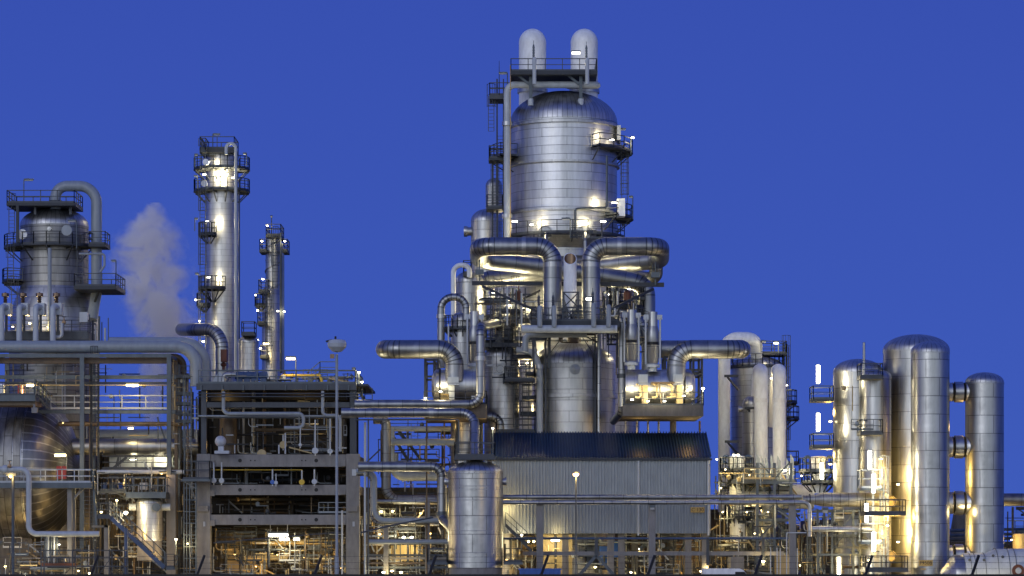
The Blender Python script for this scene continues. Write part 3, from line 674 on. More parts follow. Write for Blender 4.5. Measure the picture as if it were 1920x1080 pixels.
# small vessels and pipes upper left of the loops
pipe('white pipe arching over to the vessel left of the crossing ducts', [(850, 645, 9), (850, 497, 9), (880, 497, 9), (880, 520, 9)], 4.6, 'white', 3.2)
v = vessel('domed_vessel', 'slim domed vessel under the white arched pipe', 'vessel', 880, 26, 508, 528, None, 11, 'clad', 'gore'); rectplat(v, 868, 884, 512, 9, 11, mat='steel')
pipe('silver arch pipe left of the crossing ducts', [(827, 690, 5), (827, 557, 5), (874, 557, 5), (874, 600, 5)], 7, 'pipe', 3.2, fl=(((827, 593, 5), 'Z', 1.2),))
v = vessel('domed_vessel', 'squat domed vessel with a railed ring below the silver arch pipe', 'vessel', 868, 23, 584, 600, None, 7, 'clad', 'gore'); arcplat(v, 868, 617, 7, 23, 38, 150, 345); noz(v, 869, 607, 6, 5, .3, name='hatch')
pipe('thin rusty-capped riser beside the squat domed vessel', [(841, 645, 4), (841, 607, 4)], 1.6, 'light_pipe', seg=8)
# bent pipe vessel F
vf = vessel('domed_vessel', 'weathered domed vessel with a bent pipe over its top left of the reactor', 'vessel', 941, 33, 648, 668, None, 9, 'clad_fine', 'gore', rings=((690, 1.2, 2), (699, 1.2, 2), (706, 1.2, 2)))
rectplat(vf, 905, 977, 646, 7, 12, mat='steel'); rectplat(vf, 945, 1003, 711, 5.2, 7.4, mat='steel_dark'); ladder(vf, 962, 646, 711, 6.8, cage=False); ladder(vf, 968, 712, 800, 6.9)
noz(vf, 938, 693, 7.6, 10, .7); rectplat(vf, 965, 1000, 634, 7, 10, mat='steel')
ladder(vf, 985, 712, 812, 6.9, cage=True)
pipe('dark silver pipe rising from the left and arching onto the weathered vessel', [(665, 758, -3), (901, 758, -3), (901, 612, -3), (937, 604, 8), (937, 655, 8.5)], 8.4, 'pipe', 2.6, seg=24, fl=(((901, 672, -3), 'Z', 1.25),))
pipe('dark silver pipe running from the left and dropping into the front vessel', [(640, 774, -5), (890, 774, -5), (890, 880, -7.8)], 9, 'pipe', 3, seg=24, fl=(((809, 774, -5), 'X', 1.08), ((890, 807, -5.8), 'Z', 1.06)))
pipe('short dark arch pipe in front of the weathered vessel', [(893, 830, 7.5), (893, 781, 7.5), (937, 781, 7.5), (937, 815, 7.5)], 8.5, 'pipe', 2.6, seg=24)
pipe('thin galvanised line under the two long dark pipes', [(665, 787, -5.6), (860, 787, -5.6), (860, 850, -5.6)], 1.4, 'galv', 2, seg=8)
p_ = thing('platform', 'railed platform at the foot of the weathered vessel above the blue roof', 'platform', P(960, 812, 6.8)); rectplat(p_, 930, 1004, 808, 6.8, 9, name='deck'); 
bulb('white lamp on a pole left of the blue roof', 924, 803, -.8, 2.5, power=160, pole=850)
for x, y, Y, e in ((992, 705, 10.5, 300), (990, 765, 10.5, 220), (855, 735, 6, 260)): light(x, y, Y, e, WARM)

# ================================================================== building
BY0, BY1 = 0.0, 6.3
bo = thing('process_building', 'long grey corrugated building on stilts with a dark blue pitched roof', 'building', P(1128, 1000, BY0))
mm = mp(0); a = P(925, 1000, 0); b = P(1330, 857, 0); zr = P(0, 812, 6.4).z
def corr(p0, p1, n, prof_d, up):
    """corrugated sheet from p0 to p1 extruded along up"""
    p0 = Vector(p0); p1 = Vector(p1); up = Vector(up); d = (p1 - p0) / n; nrm = d.cross(up).normalized(); vs = []
    for k in range(n):
        for f, h in ((0, 0), (.5, 0), (.62, 1), (.88, 1)):
            q = p0 + d * (k + f) + nrm * (h * prof_d); vs.append(q)
    vs.append(p1); N = len(vs)
    return vs + [v + up for v in vs], [(i, i + 1, N + i + 1, N + i) for i in range(N - 1)]
H = b.z - a.z
mb = MB(); mb.add(*corr((a.x, 0, a.z), (b.x, 0, a.z), 66, .17, (0, 0, H)))
mb.add(*corr((b.x, 0, a.z), (b.x, BY1, a.z), 22, .11, (0, 0, H))); mb.add(*corr((a.x, BY1, a.z), (a.x, 0, a.z), 22, .11, (0, 0, H)))
mb.box(((a.x + b.x) / 2, BY1 - .05, (a.z + zr) / 2 - .1), (b.x - a.x - .1, .1, zr - a.z - .2)).box(((a.x + b.x) / 2, BY1 / 2, a.z + .06), (b.x - a.x - .2, BY1 - .4, .12))
for gx_ in (a.x, b.x): mb.add([(gx_, 0, b.z), (gx_, BY1, b.z), (gx_, BY1, zr - .1)], [(0, 1, 2)])
mb.build('wall', 'sheet', bo, smooth=20)
rf = MB(); e_ = .35
rf.add(*corr((a.x - .2, -e_, b.z - .1), (b.x + .2, -e_, b.z - .1), 76, .15, (0, BY1 + e_ + .1, zr - b.z + .1)))
ro = rf.build('roof', 'roof', bo, smooth=20)
MB().box(((a.x + b.x) / 2, -e_ + .02, b.z - .2), (b.x - a.x + .4, .08, .18)).build('eaves_trim', 'steel_dark', ro)
for px in (1197, 1328): MB().tube([P(px, 864, -.25), P(px, 1004, -.25)], .09, 8).build('drainpipe', 'light_pipe', bo)
for px in (935, 1060, 1145, 1165, 1290, 1322): MB().box((P(px, 0, 1).x, 1.0, a.z / 2), (.55, .55, a.z)).build('stilt', 'concrete', bo)
for px in (935, 1060, 1190, 1322): MB().box((P(px, 0, 5.6).x, 5.6, a.z / 2), (.55, .55, a.z)).build('stilt', 'concrete', bo)
sign('gold sign reading C 130 low on the right of the corrugated wall', 'C 130', 1295, 951, 1321, 961, -.32, .42)
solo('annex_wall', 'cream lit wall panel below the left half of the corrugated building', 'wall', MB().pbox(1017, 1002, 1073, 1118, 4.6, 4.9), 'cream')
solo('equipment_skid', 'blue equipment housing under the corrugated building', 'machine', MB().pbox(1148, 1014, 1168, 1045, 4, 7).pbox(1124, 1024, 1147, 1060, 4, 7), 'blue')
lamp('lit tube lamp above the cream wall below the building', 1041, 1013, 3.2, 15, power=380, off=(0, 0, -.2), w=.16)
for x, y, Y, e, lt in ((978, 1003, -1, 200, 'lit_white'), (991, 1015, 2, 90, 'lit_warm'), (1001, 1015, 2, 140, 'lit_warm'), (1189, 1029, 6, 90, 'lit_white'), (1200, 1029, 6, 90, 'lit_white'), (1116, 1063, 1, 110, 'lit_warm'), (1183, 1073, 3, 110, 'lit_warm'), (1325, 1063, 1, 110, 'lit_warm'), (1314, 1071, 2, 90, 'lit_warm'), (1042, 1046, 7, 140, 'lit_sodium'), (1260, 1030, 8, 110, 'lit_sodium'), (1290, 1058, 9, 120, 'lit_sodium'), (1150, 1058, 9, 120, 'lit_sodium'), (950, 1050, 3, 130, 'lit_sodium')):
    bulb('small lit lamp among the pipes under the corrugated building', x, y, Y, 2.8, lt, e * 1.6, pole=y + 30 if y < 1010 else None, group='lamps under the building')
lt_ = bulb('tall sodium street lamp in front of the corrugated building', 1080, 889, -25, 7, 'lit_sodium', 900, pole=1134, name='street_lamp', cat='street lamp')
# ================================================================== front vessel and pipe rack
fv = vessel('storage_vessel', 'shiny domed vessel at the very front with a railed platform on top', 'vessel', 891.5, 51.5, 864, 886, 1064, -8, 'clad_wide', 'gore',
            rings=((884, 1, 1.5), (912, .8, 1.2), (918, .8, 1.2), (938, .8, 1.2), (995, .8, 1.2), (1036, .8, 1.2)), seg=72)
MB().lathe([(50 * mp(-8), -fv.location.z), (50 * mp(-8), 0)], P(891.5, 1064, -8), 48).build('plinth', 'concrete', fv)
for s, d in ((838, '-X'), (945, 'X')): noz(fv, s + (4 if s < 900 else -4), 903, -8, 8, .35, 'clad', d=d)
tp = rectplat(fv, 851, 929, 855, -9.6, -6.4, th=.3, mat='steel', name='top_platform')
for px in (872, 911): MB().pbox(px - 2.5, 856, px + 2.5, 868, -8.9, -8.7).build('platform_leg', 'light_pipe', fv)
rectplat(fv, 944, 980, 1054, -9.5, -7, mat='galv'); rectplat(fv, 800, 839, 1054, -9.5, -7, mat='galv')
pipe('dark silver pipe leaving the concrete frame and dropping beside the front vessel', [(672, 875, -5), (829, 875, -5), (829, 972, -5), (852, 994, -7)], 9.5, 'pipe', 2.2, seg=24, fl=(((829, 963, -5), 'Z', 1.25, 'galv'),))
pipe('fat blue-grey pipe dropping and turning right behind the front vessel', [(700, 786, 1), (724, 786, 1), (724, 937, 1), (845, 937, 1)], 9, 'pipe_dark', 2.6, seg=24)
pipe('pale grey horizontal pipe right of the concrete frame, the upper of two', [(728, 804, 5), (845, 804, 5)], 5, 'grey_pipe')
pipe('grey horizontal pipe right of the concrete frame, the lower of two', [(728, 829, 3), (852, 829, 3)], 6.5, 'grey_pipe')
pipe('fat grey horizontal pipe with a rounded left end behind the front drop pipe', [(738, 850, 6), (738, 893, 6), (850, 893, 6)], 9, 'grey_pipe', 2.4)
pipe('grey U bend pipe beside the concrete frame foot', [(668, 884, -3), (702, 884, -3), (702, 976, -3), (842, 976, -3)], 5.2, 'grey_pipe', 4)
pipe('slim grey U bend pipe nested in the larger one', [(668, 889, -2), (697, 889, -2), (697, 981, -2), (800, 981, -2)], 3.6, 'pipe_dark', 4)
pipe('dull pipe running low from the concrete frame to the front vessel', [(690, 1016, -3), (845, 1016, -3)], 4.5, 'grey_pipe')
pipe('thin silver pipe behind the front vessel at rack height', [(690, 940, -1), (845, 940, -1)], 3.6, 'pipe')
pipe('white-topped vertical pipe close to the concrete frame, wider one', [(684.5, 792, -3.5), (684.5, 1105, -3.5)], 2.2, 'light_pipe', seg=10)
pipe('slim grey vertical pipe close to the concrete frame', [(690.5, 785, -3.8), (690.5, 1105, -3.8)], 1.4, 'galv', seg=8)
pipe('fat vertical pipe behind the upper bend of the blue-grey pipe', [(735, 800, 4), (735, 872, 4)], 5, 'grey_pipe')
st = thing('stairway', 'slanting steel stairway seen through the gap right of the concrete frame', 'stairs', P(760, 860, 8))
MB().beam(P(742, 800, 8), P(790, 863, 8), .25).beam(P(735, 815, 9), P(765, 863, 9), .25).build('stringer', 'steel_dark', st)
MB().rail([P(730, 803, 9), P(800, 803, 9)], .8).build('railing', 'steel', st)
for px in (719, 797): solo('concrete_column', 'square concrete post left of the front vessel, %s one' % ('the left' if px < 750 else 'the right'), 'post', MB().pbox(px, 938 if px > 750 else 980, px + 9, 1121, -2.0, -1.4), 'concrete')
for y, mt in ((1012, 'steel_dark'), (1041, 'steel'), (1047, 'concrete'), (1056, 'brown'), (1064, 'galv')):
    solo('rack_beam', 'low horizontal steel beam between concrete frame and front vessel', 'beam', MB().pbox(690, y - 2, 842, y + 2, -1.2, -.9), mt, 'low beams left of the front vessel')
pipe('thin sagging cable slanting up to the front drop pipe', [(676, 999, -5.5), (735, 985, -5.5), (812, 970, -5.5)], 1.8, 'galv', seg=6)
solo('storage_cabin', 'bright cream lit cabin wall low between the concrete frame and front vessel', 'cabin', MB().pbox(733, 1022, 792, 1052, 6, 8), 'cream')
for k in range(5): MB()
for x, y, Y, p_, lt in ((757, 1007, 1, 420, 'lit_white'), (772, 1007, 1, 200, 'lit_white'), (715, 959, 6, 160, 'lit_warm'), (736, 958, 6, 120, 'lit_warm'), (719, 1073, -3, 220, 'lit_white'), (735, 1070, -2, 100, 'lit_warm'), (752, 1073, -2, 90, 'lit_warm'), (789, 962, 4, 90, 'lit_sodium'), (712, 1001, 3, 90, 'lit_sodium'), (806, 1000, 3, 90, 'lit_sodium')):
    bulb('lit lamp low between the concrete frame and the front vessel', x, y, Y, 3.4, lt, p_ * 1.5, group='lamps left of the front vessel')
light(764, 1030, 4.5, 400, WARM)

RY = -6.0
pipe('long silver pipe along the top of the front pipe rack', [(942, 932, RY + .8), (1503, 932, RY + .8)], 4.6, 'pipe', seg=20)
pipe('lower silver pipe of the front rack turning down near its right end', [(942, 942, RY - .3), (1518, 942, RY - .3), (1518, 1006, RY - .3)], 4.0, 'clad_wide', 3, seg=18)
for px, lb in ((1006, 'left'), (1216.5, 'middle'), (1480, 'right')):
    o = thing('rack_column', 'square concrete column of the front pipe rack, the %s one' % lb, 'column', P(px + 6, 1121, RY + .3))
    MB().pbox(px, 945, px + 12.5, 1134, RY, RY + .6).build('column_shaft', 'concrete', o); MB().pbox(px - 1.5, 937, px + 14, 945, RY - .1, RY + 1.2).build('column_head', 'concrete', o)
lamp('unlit square floodlight under the head of the middle rack column', 1223, 953, RY - .5, 8, lit='unlit', w=.3); lamp('unlit square floodlight beside the reducer right of the rack', 1547, 958, RY, 9, lit='unlit', w=.35)
pipe('slim blue-grey pipe running below the corrugated building', [(944, 1009.5, -3), (1480, 1009.5, -3)], 2.1, 'steel_blue', seg=10)
solo('rack_beam', 'pale concrete beam running low across under the building', 'beam', MB().pbox(980, 1034, 1470, 1041.5, -4.2, -3.7), 'concrete')
tb = thing('trestle', 'dark steel trestle with spread diagonal legs below the building', 'trestle', P(1118, 1121, -3))
MB().pbox(1115, 1008, 1121, 1047, -4.5, -4.3).build('post', 'steel', tb)
for q in ((1068, 1100), (1170, 1100)): MB().beam(P(1118, 1041, -4.7), P(*q, -4.7), .26).build('diagonal_leg', 'galv', tb)
for px in (1327, 1431): solo('rack_post', 'short steel post joining slim pipe and concrete beam, %s one' % ('left' if px < 1400 else 'right'), 'post', MB().pbox(px - 2.5, 1008, px + 2.5, 1060, -4.5, -4.25), 'steel')
sk = thing('skip_container', 'blue open skip container below the left end of the building', 'container', P(1012, 1134, -12))
bb = MB().pbox(974, 1068, 1051, 1110, -14, -12)
for px in range(980, 1050, 8): bb.pbox(px, 1071, px + 1.5, 1110, -14.12, -14)
bb.pbox(972, 1066, 1053, 1069, -14.1, -11.9).build('tub', 'blue', sk)
vn = thing('parked_van', 'pale blue-white van roof just visible above the fence under the white column', 'van', P(1372, 1134, -12))
c = P(1372, 0, -12); 
def prism(mb, prof, x0, x1, ax='y'):
    n = len(prof); vs = []
    for t in (x0, x1):
        for a_, z_ in prof: vs.append((a_, t, z_))
    mb.add(vs, [tuple(range(n)), tuple(range(n, 2 * n))[::-1]] + [(i, (i + 1) % n, n + (i + 1) % n, n + i)[::-1] for i in range(n)])
    return mb
zb = P(0, 1066, -12).z
prism(MB(), [(c.x - 2.4, .4), (c.x + 2.5, .4), (c.x + 2.5, 1.1), (c.x + 1.8, 1.2), (c.x + .9, zb - .15), (c.x + .6, zb), (c.x - 2.3, zb), (c.x - 2.4, zb - .15)], -13, -11.1).build('body', 'white', vn)
prism(MB(), [(c.x + 1.72, 1.25), (c.x + .95, zb - .25), (c.x + .2, zb - .25), (c.x + .2, 1.25)], -13.02, -11.08).build('window', 'black', vn)
for dx in (-1.6, 1.7):
    for yy in (-12.95, -11.15): MB().lathe([(.001, -.12), (.36, -.12), (.36, .12), (.001, .12)], (c.x + dx, yy, .37), 18, axis='-Y').build('wheel', 'black', vn)
vn2 = thing('parked_tractor', 'orange machine roof beside the white van', 'vehicle', P(1341, 1134, -12)); c2 = P(1341, 0, -12)
z2 = P(0, 1069, -12).z; q_ = MB().box((c2.x, -12, z2 - .08), (.9, 1.2, .12))
for dx in (-.4, .4):
    for dy in (-.5, .5): q_.beam((c2.x + dx, -12 + dy, .9), (c2.x + dx, -12 + dy, z2 - .1), .07)
q_.build('cab', 'orange', vn2); MB().box((c2.x + .2, -12, .8), (1.7, 1.0, .7)).build('hood', 'orange', vn2)
for dx in (-.5, .9): MB().lathe([(.001, -.7), (.4, -.7), (.4, .7), (.001, .7)], (c2.x + dx, -12, .4), 18, axis='-Y').build('wheel', 'black', vn2)
so_ = thing('stairway', 'lit steel stairway between front vessel and building', 'stairs', P(965, 1040, -2))
MB().beam(P(948, 985, -2), P(998, 1035, -2), .2).build('stringer', 'galv', so_); MB().rail([P(948, 985, -2), P(988, 1022, -2)], 1.1, 1.0).build('railing', 'galv', so_)

# ================================================================== right group, white ducts
g_ = vessel('process_column', 'silver column with conical roof behind the white ducts', 'column', 1419, 48, 668, 686, None, 22, 'clad', 'gore', rings=((714, 2, 2), (751, 2, 2), (789, 2, 2), (826, 2, 2), (864, 2, 2)))
arcplat(g_, 1419, 689, 22, 48, 53, 150, 390, brk=False); ladder(g_, 1474, 650, 870, 22); rectplat(g_, 1428, 1476, 662, 21, 24, mat='steel_dark'); MB().beam(P(1469, 642, 22), P(1469, 890, 22), .14).beam(P(1475, 645, 22), P(1475, 890, 22), .14).build('ladder_post', 'steel_dark', g_)
arcplat(g_, 1419, 755, 22, 48, 76, 325, 360); arcplat(g_, 1419, 785, 22, 48, 80, 325, 360); rectplat(g_, 1474, 1498, 868, 20, 22, mat='steel_dark')
pipe('tall white duct arching over into the silver column roof', [(1358, 960, 18), (1358, 634, 18), (1418, 634, 19), (1418, 672, 21)], 11.5, 'white_flaky', 2.4, name='white_duct', cat='duct', seg=28)
MB()
for px, lb in ((1427, 'left'), (1461.5, 'right')):
    pipe('white candy-cane duct with flaking paint, the %s one of the pair' % lb, [(px, 930, 12), (px, 695, 12), (px - 4, 695, 18), (px - 10, 800, 19)], 12.7, 'white_flaky', 1.3, name='white_duct', cat='duct', seg=28, fl=(((px, 751, 12), 'Z', 1.06, 'white'),))
v = vessel('domed_vessel', 'small grey domed vessel left of the candy-cane ducts', 'vessel', 1411, 19, 742, 758, None, 16, 'clad', 'gore'); noz(v, 1393, 767, 16, 6, .4, d='-X')
for k, (x, y) in enumerate(((1372, 705), (1373, 828), (1410, 765))):
    b_ = thing('support_bracket', 'triangular steel bracket on the white ducts', 'bracket', P(x, y, 15), 'brackets of the white ducts')
    MB().beam(P(x - 14, y, 15), P(x + 12, y, 15), .22).beam(P(x - 8, y + 2, 15), P(x + 12, y + 26, 16), .14).build('bracket_arm', 'steel', b_)
lamp('lit lamp at the top right of the silver column', 1455, 643, 19, 8, power=120, pole=662); lamp('unlit lamp above the platform of the silver column', 1432, 641, 19, 8, lit='unlit', pole=662)
bulb('small lamp between the two candy-cane ducts', 1446, 709, 17, 2.2, power=160); bulb('lamp at right edge behind the candy-cane ducts', 1475, 722, 20, 2.2, power=100)
light(1444, 740, 16, 90, SOD)
def towerlet(label, x, hw, yt, yb, Y, hoops):
    o = vessel('white_filter_column', label, 'column', x, hw, yt - 2, yt, yb, Y, 'white', 'white'); m = mp(Y)
    MB().lathe([(hw * m, -.15), (hw * m * 1.12, -.15), (hw * m * 1.12, .15), (hw * m, .15)], P(x, yt + 4, Y), 28).build('top_flange', 'white', o)
    for s in (-1, 1):
        c = P(x + s * (hw + 6), yt + 5, Y); R = 6.5 * m
        pts = [c + Vector((s * R * math.cos(a), 0, R * math.sin(a))) for a in [math.radians(-110 + 22 * k) for k in range(12)]]
        MB().tube(pts, 2.2 * m, 10).build('hoop_pipe', 'steel_blue', o)
    return o
t1 = towerlet('white column with blue looped pipes left of the pipe clutter', 1382, 14, 856, 955, 8, 1)
arcplat(t1, 1382, 882, 8, 14, 33, 180, 340); arcplat(t1, 1392, 905, 8, 14, 30, 200, 360); ladder(t1, 1387, 882, 925, 6)
vessel('white_filter_column', 'thick white vessel standing under the front rack pipes', 'vessel', 1384, 15.5, 948, 972, 1030, 8, 'white', 'white', rings=((987, 1.2, 2, 'white'),))
v = thing('platform', 'ring platform around the thick white vessel', 'platform', P(1384, 968, 8)); arcplat(v, 1384, 970, 8, 12, 26, 180, 360); arcplat(v, 1384, 1031, 8, 12, 26, 180, 360); noz(v, 1381, 1018, 6.4, 5, .2, 'white', name='hatch')
t2 = towerlet('white column with blue looped pipes beside the tall tube lamp', 1535, 14.5, 857, 925, 6, 1)
arcplat(t2, 1535, 883, 6, 15, 38, 180, 360); arcplat(t2, 1535, 904, 6, 15, 34, 180, 360)
for x0, x1, lb, lf in ((1380, 1450, 'left', False), (1453, 1525, 'right', True)):
    c = P(x0 if not lf else x1, 931, 10); R = 23 * mp(10); L = (x1 - x0) * mp(10)
    o = thing('white_drum', 'white horizontal drum behind the front rack, the %s one' % lb, 'vessel', c - Vector((0, 0, R)))
    MB().lathe([(.001, 0), (R, 0), (R, L - R * .7), (R * .92, L - R * .4), (R * .7, L - R * .15), (R * .35, L - .1), (.001, L)], c, 36, axis='-X' if lf else 'X').build('drum_shell', 'white', o)
pf = thing('platform', 'long steel platform with white fins above the two white drums', 'platform', P(1430, 905, 9)); rectplat(pf, 1372, 1492, 902, 6, 11, name='deck')
for i, px in enumerate((1422, 1430, 1438, 1447, 1461, 1477, 1485)):
    zt = P(px, 850 + (i % 3) * 4, 7).z; a_ = P(px, 900, 7); wd = .1 if i % 2 else .14
    MB().add([(a_.x - wd, 7, a_.z), (a_.x + wd, 7, a_.z), (a_.x + wd, 7, zt - .5), (a_.x - wd, 7, zt), (a_.x - wd, 7.15, a_.z), (a_.x + wd, 7.15, a_.z), (a_.x + wd, 7.15, zt - .5), (a_.x - wd, 7.15, zt)], [(0, 1, 2, 3), (7, 6, 5, 4), (0, 4, 5, 1), (1, 5, 6, 2), (2, 6, 7, 3), (3, 7, 4, 0)]).build('fin', 'grey_pipe', pf)
frame('steel_frame', 'steel frame holding the white drums with cross braces', 'steel frame', (1420, 1452, 1483), 868, (905, 975), 5, 12, .24, 'galv', braces=(((1425, 970, 4.9), (1452, 945, 4.9)), ((1480, 970, 4.9), (1452, 945, 4.9)), ((1425, 1008, 4.9), (1452, 978, 4.9)), ((1480, 1008, 4.9), (1452, 978, 4.9)), ((1425, 868, 4.9), (1450, 895, 4.9)), ((1480, 868, 4.9), (1455, 895, 4.9))))
for y0, y1, r0, r1, lb in ((950, 975, 18, 8, 'upper'), (985, 1000, 16, 10, 'lower')):
    c = P(1441, y1, 8); m = mp(8); solo('hopper', 'pale steel cone-shaped hopper inside the braced frame, %s one' % lb, 'hopper', MB().lathe([(.001, 0), (r1 * m, 0), (r0 * m, (y1 - y0) * m), (r0 * m, (y1 - y0) * m + .5), (.001, (y1 - y0) * m + .5)], c, 28), 'clad')
for x, y, Y, p_, r_ in ((1376, 853, 5, 350, 3.2), (1384, 853, 5, 350, 3.2), (1344, 861, 8, 120, 2.2), (1472, 882, 6, 400, 3.4), (1503, 892, 5, 120, 2.2)):
    bulb('round lit lamp on the platforms round the white ducts', x, y, Y, r_, 'lit_white', p_, group='lamps on the white column platforms')
for x, y, Y, p_ in ((1360, 880, 4, 400), (1405, 890, 7, 300), (1440, 885, 8, 350), (1485, 880, 8, 250), (1352, 915, 6, 350), (1355, 960, 7, 300), (1400, 960, 9, 300), (1465, 1040, 6, 400), (1360, 1015, 6, 300), (1415, 1000, 9, 200), (1500, 1060, 3, 350), (1440, 960, 4, 120)):
    bulb('warm lamp inside the lit steelwork under the white ducts', x, y, Y, 1.8, 'lit_warm', p_ * .7, group='lamps inside the steelwork under the white ducts')
bulb('lit lamp hanging below the concrete beam left of the right rack column', 1431, 1052, -4.6, 4, 'lit_warm', 300)
for px, y in ((1445, 1026), (1457, 1027), (1463, 1028), (1475, 1000), (1495, 1028)): pipe('pale thin vent pipe standing behind the fence by the right rack column', [(px, y, -9), (px, 1130, -9)], 1, 'light_pipe', group='thin vent pipes by the right rack column', seg=8)
pipe('thin pale pipe bracket from rack column to the right', [(1475, 1060, -8), (1475, 999, -8), (1512, 999, -8)], 1.1, 'light_pipe', 2, seg=8)
solo('cabin', 'golden lit corrugated cabin behind the right rack column', 'cabin', MB().pbox(1458, 1040, 1484, 1125, 2, 5), 'cream')
solo('cabin', 'grey box-shaped shed under the white column', 'cabin', MB().pbox(1370, 1044, 1395, 1125, 0, 3), 'concrete')

# reducer pipe and right columns
o = thing('pipe', 'thick grey pipe with a tapered left end behind the right columns', 'pipe', P(1525, 937, -2)); m = mp(-2); c = P(1505, 937, -2)
MB().lathe([(.001, 0), (8.5 * m, 0), (8.5 * m, 18 * m), (13.2 * m, 38 * m), (13.2 * m, 160 * m), (.001, 160 * m)], c, 32, axis='X').build('pipe_run', 'clad_dull', o)
MB().lathe([(8 * m, 0), (11 * m, 0), (11 * m, 2 * m), (8 * m, 2 * m)], P(1517, 937, -2), 24, axis='X').build('flange', 'steel_dark', o)
pipe('silver pipe running right below the tapered pipe', [(1522, 992, -4), (1640, 992, -4)], 5.2, 'clad_fine', seg=20)
def column(label, x, hw, yt, ys, Y, mat='clad_wide'):
    return vessel('process_column', label, 'column', x, hw, yt, ys, None, Y, mat, 'gore', rings=((ys + 2, .7, 1.5),), seg=64)
cA = column('silver column at the left of the right-hand group, the shorter wide one', 1609, 46.5, 673, 698, 3)
cB = column('narrow silver column half hidden between its taller neighbours', 1641, 30, 692, 706, 0)
cC = column('tallest silver column of the right-hand group, standing behind the slim one', 1718, 62, 627, 657, 3)
cD = column('slim silver column bearing the gold number plate F950B', 1744, 36, 640, 660, -5)
cE = column('silver column at the far right joined by three ringed ducts', 1846, 36, 698, 717, -3)
for y, hh, lb in ((735, 18, 'top'), (838, 20, 'second'), (943, 21, 'third'), (1042, 20, 'lowest')):
    o = thing('bellows_duct', 'short ringed duct between the two right-most columns, the %s one' % lb, 'duct', P(1796, y + hh, -3), 'ringed ducts between the right columns'); m = mp(-3); c = P(1768, y, -3); h = hh * m
    MB().lathe([(h * 1.15, 0), (h * .98, 13 * m), (h * .98, 16.5 * m)], c, 36, axis='X').build('sleeve', 'clad_fine', o)
    MB().lathe([(h * .98, 42 * m), (h * .98, 45 * m), (h * 1.25, 60 * m)], c, 36, axis='X').build('sleeve', 'clad_fine', o)
    MB().lathe([(h, 21.5 * m), (h * 1.08, 21.6 * m), (h * 1.08, 37 * m), (h, 37.1 * m)], c, 36, axis='X').build('ring_sleeve', 'clad_wide', o)
    MB().lathe([(h * .9, 16.5 * m), (h * 1.0, 18 * m), (h * .9, 19 * m), (h * .9, 21.5 * m)], c, 36, axis='X').build('bellows', 'black', o)
    MB().lathe([(h * .9, 37 * m), (h * .9, 38.5 * m), (h * 1.0, 40 * m), (h * .9, 42 * m)], c, 36, axis='X').build('bellows', 'black', o)
for y, yl0, yl1 in ((748, 685, 718), (837, 775, 808)):
    rectplat(cA, 1524, 1564, y, 0, 3, mat='steel', rmat='galv')
    lamp('vertical tube lamp standing on the left balcony, the %s one' % ('upper' if y < 800 else 'lower'), 1534, (yl0 + yl1) / 2, .4, yl1 - yl0, True, 'lit_white', 450, off=(.5, .3, -.5), w=.2)
for y in (706, 811): rectplat(cB, 1613, 1656, y, -3.4, -1, mat='steel')
pipe('thin silver post rising above the balcony between the columns', [(1620, 642, -3.2), (1620, 706, -3.2)], 2.4, 'clad_wide', seg=10)
tl = thing('access_tower', 'ladder tower painted pale as if brightly lit with platforms in front of the silver columns', 'steel tower', P(1640, 1121, -4.6))
for k, y in enumerate((915, 1016)): rectplat(tl, 1614, 1655, y, -5, -2.5, mat='galv', h=1.5, rmat='light_pipe', name='landing')
for px in (1637, 1657): MB().beam(P(px, 878, -4.2), P(px, 1130, -4.2), .16).build('post', 'light_pipe', tl)  # pale colour puts lamp light into the posts, ladder and rails
MB().ladder(P(1646, 0, 0).x, P(0, 1120, -4).z, P(0, 878, -4).z, -4.0, True, w=.6).build('ladder', 'light_pipe', tl)
rectplat(tl, 1622, 1699, 962, -8.5, -5, mat='steel', name='gallery'); rectplat(tl, 1622, 1703, 1068, -8.5, -5, mat='steel', name='gallery')
for k, (y0, y1, x) in enumerate(((845, 880, 1631), (889, 924, 1638), (944, 959, 1624.5), (964, 979, 1625), (998, 1034, 1638.5), (868, 898, 1541), (1045, 1078, 1573))):
    lamp('vertical lit tube lamp, the one %s' % ('on the narrow column', 'in front of the ladder top', 'above the gallery rail', 'just below the gallery floor', 'lower in front of the ladder', 'on the white looped column', 'low behind the fence left of the ladder tower')[k], x, (y0 + y1) / 2, (-5.6 if k < 5 else 4 if k == 5 else -4), y1 - y0, True, 'lit_white', 420, off=(.3, .2, 0), w=.19)
for k, y in enumerate((940, 1043)):
    o = thing('blind_flange', 'bolted round flange on the tallest column, the %s one' % ('upper' if k == 0 else 'lower'), 'flange', P(1668, y + 10, -1.3)); m = mp(-1.3)
    MB().lathe([(.001, -2.8), (7 * m, -2.8), (7 * m, 0), (10.5 * m, 0), (10.5 * m, .25), (.001, .25)], P(1670, y, -1.3), 28, axis='-Y').build('flange_plate', 'cream', o)
    q = MB()
    for i in range(20): a_ = 2 * PI * i / 20; q.lathe([(.001, 0), (.05, 0), (.05, .14), (.001, .14)], P(1670, y, -1.55) + Vector((9.4 * m * math.cos(a_), 0, 9.4 * m * math.sin(a_))), 6, axis='-Y')
    q.build('bolts', 'steel', o)
for x, y, Y, p_ in ((1684, 908, -3.4, 2200), (1684, 1016, -3.4, 2600), (1664, 985, -5.2, 900), (1630, 1050, -5.2, 400), (1557, 790, 2.6, 300), (1557, 870, 2.6, 300), (1652, 860, -1.5, 140)):
    lamp('lamp throwing a bright patch on the silver columns', x, y, Y, 5, lit='lit_warm', power=p_, group='flood lamps on the silver columns', off=(0, 1.3, .8), col=(1, .62, .14), w=.14)
light(1812, 960, -4.5, 150, WARM); light(1815, 800, -2, 260, SOD)
sign('gold sign reading F950B at the foot of the slim silver column', 'F950B', 1723, 1050.5, 1749, 1061, -6.75, .40)
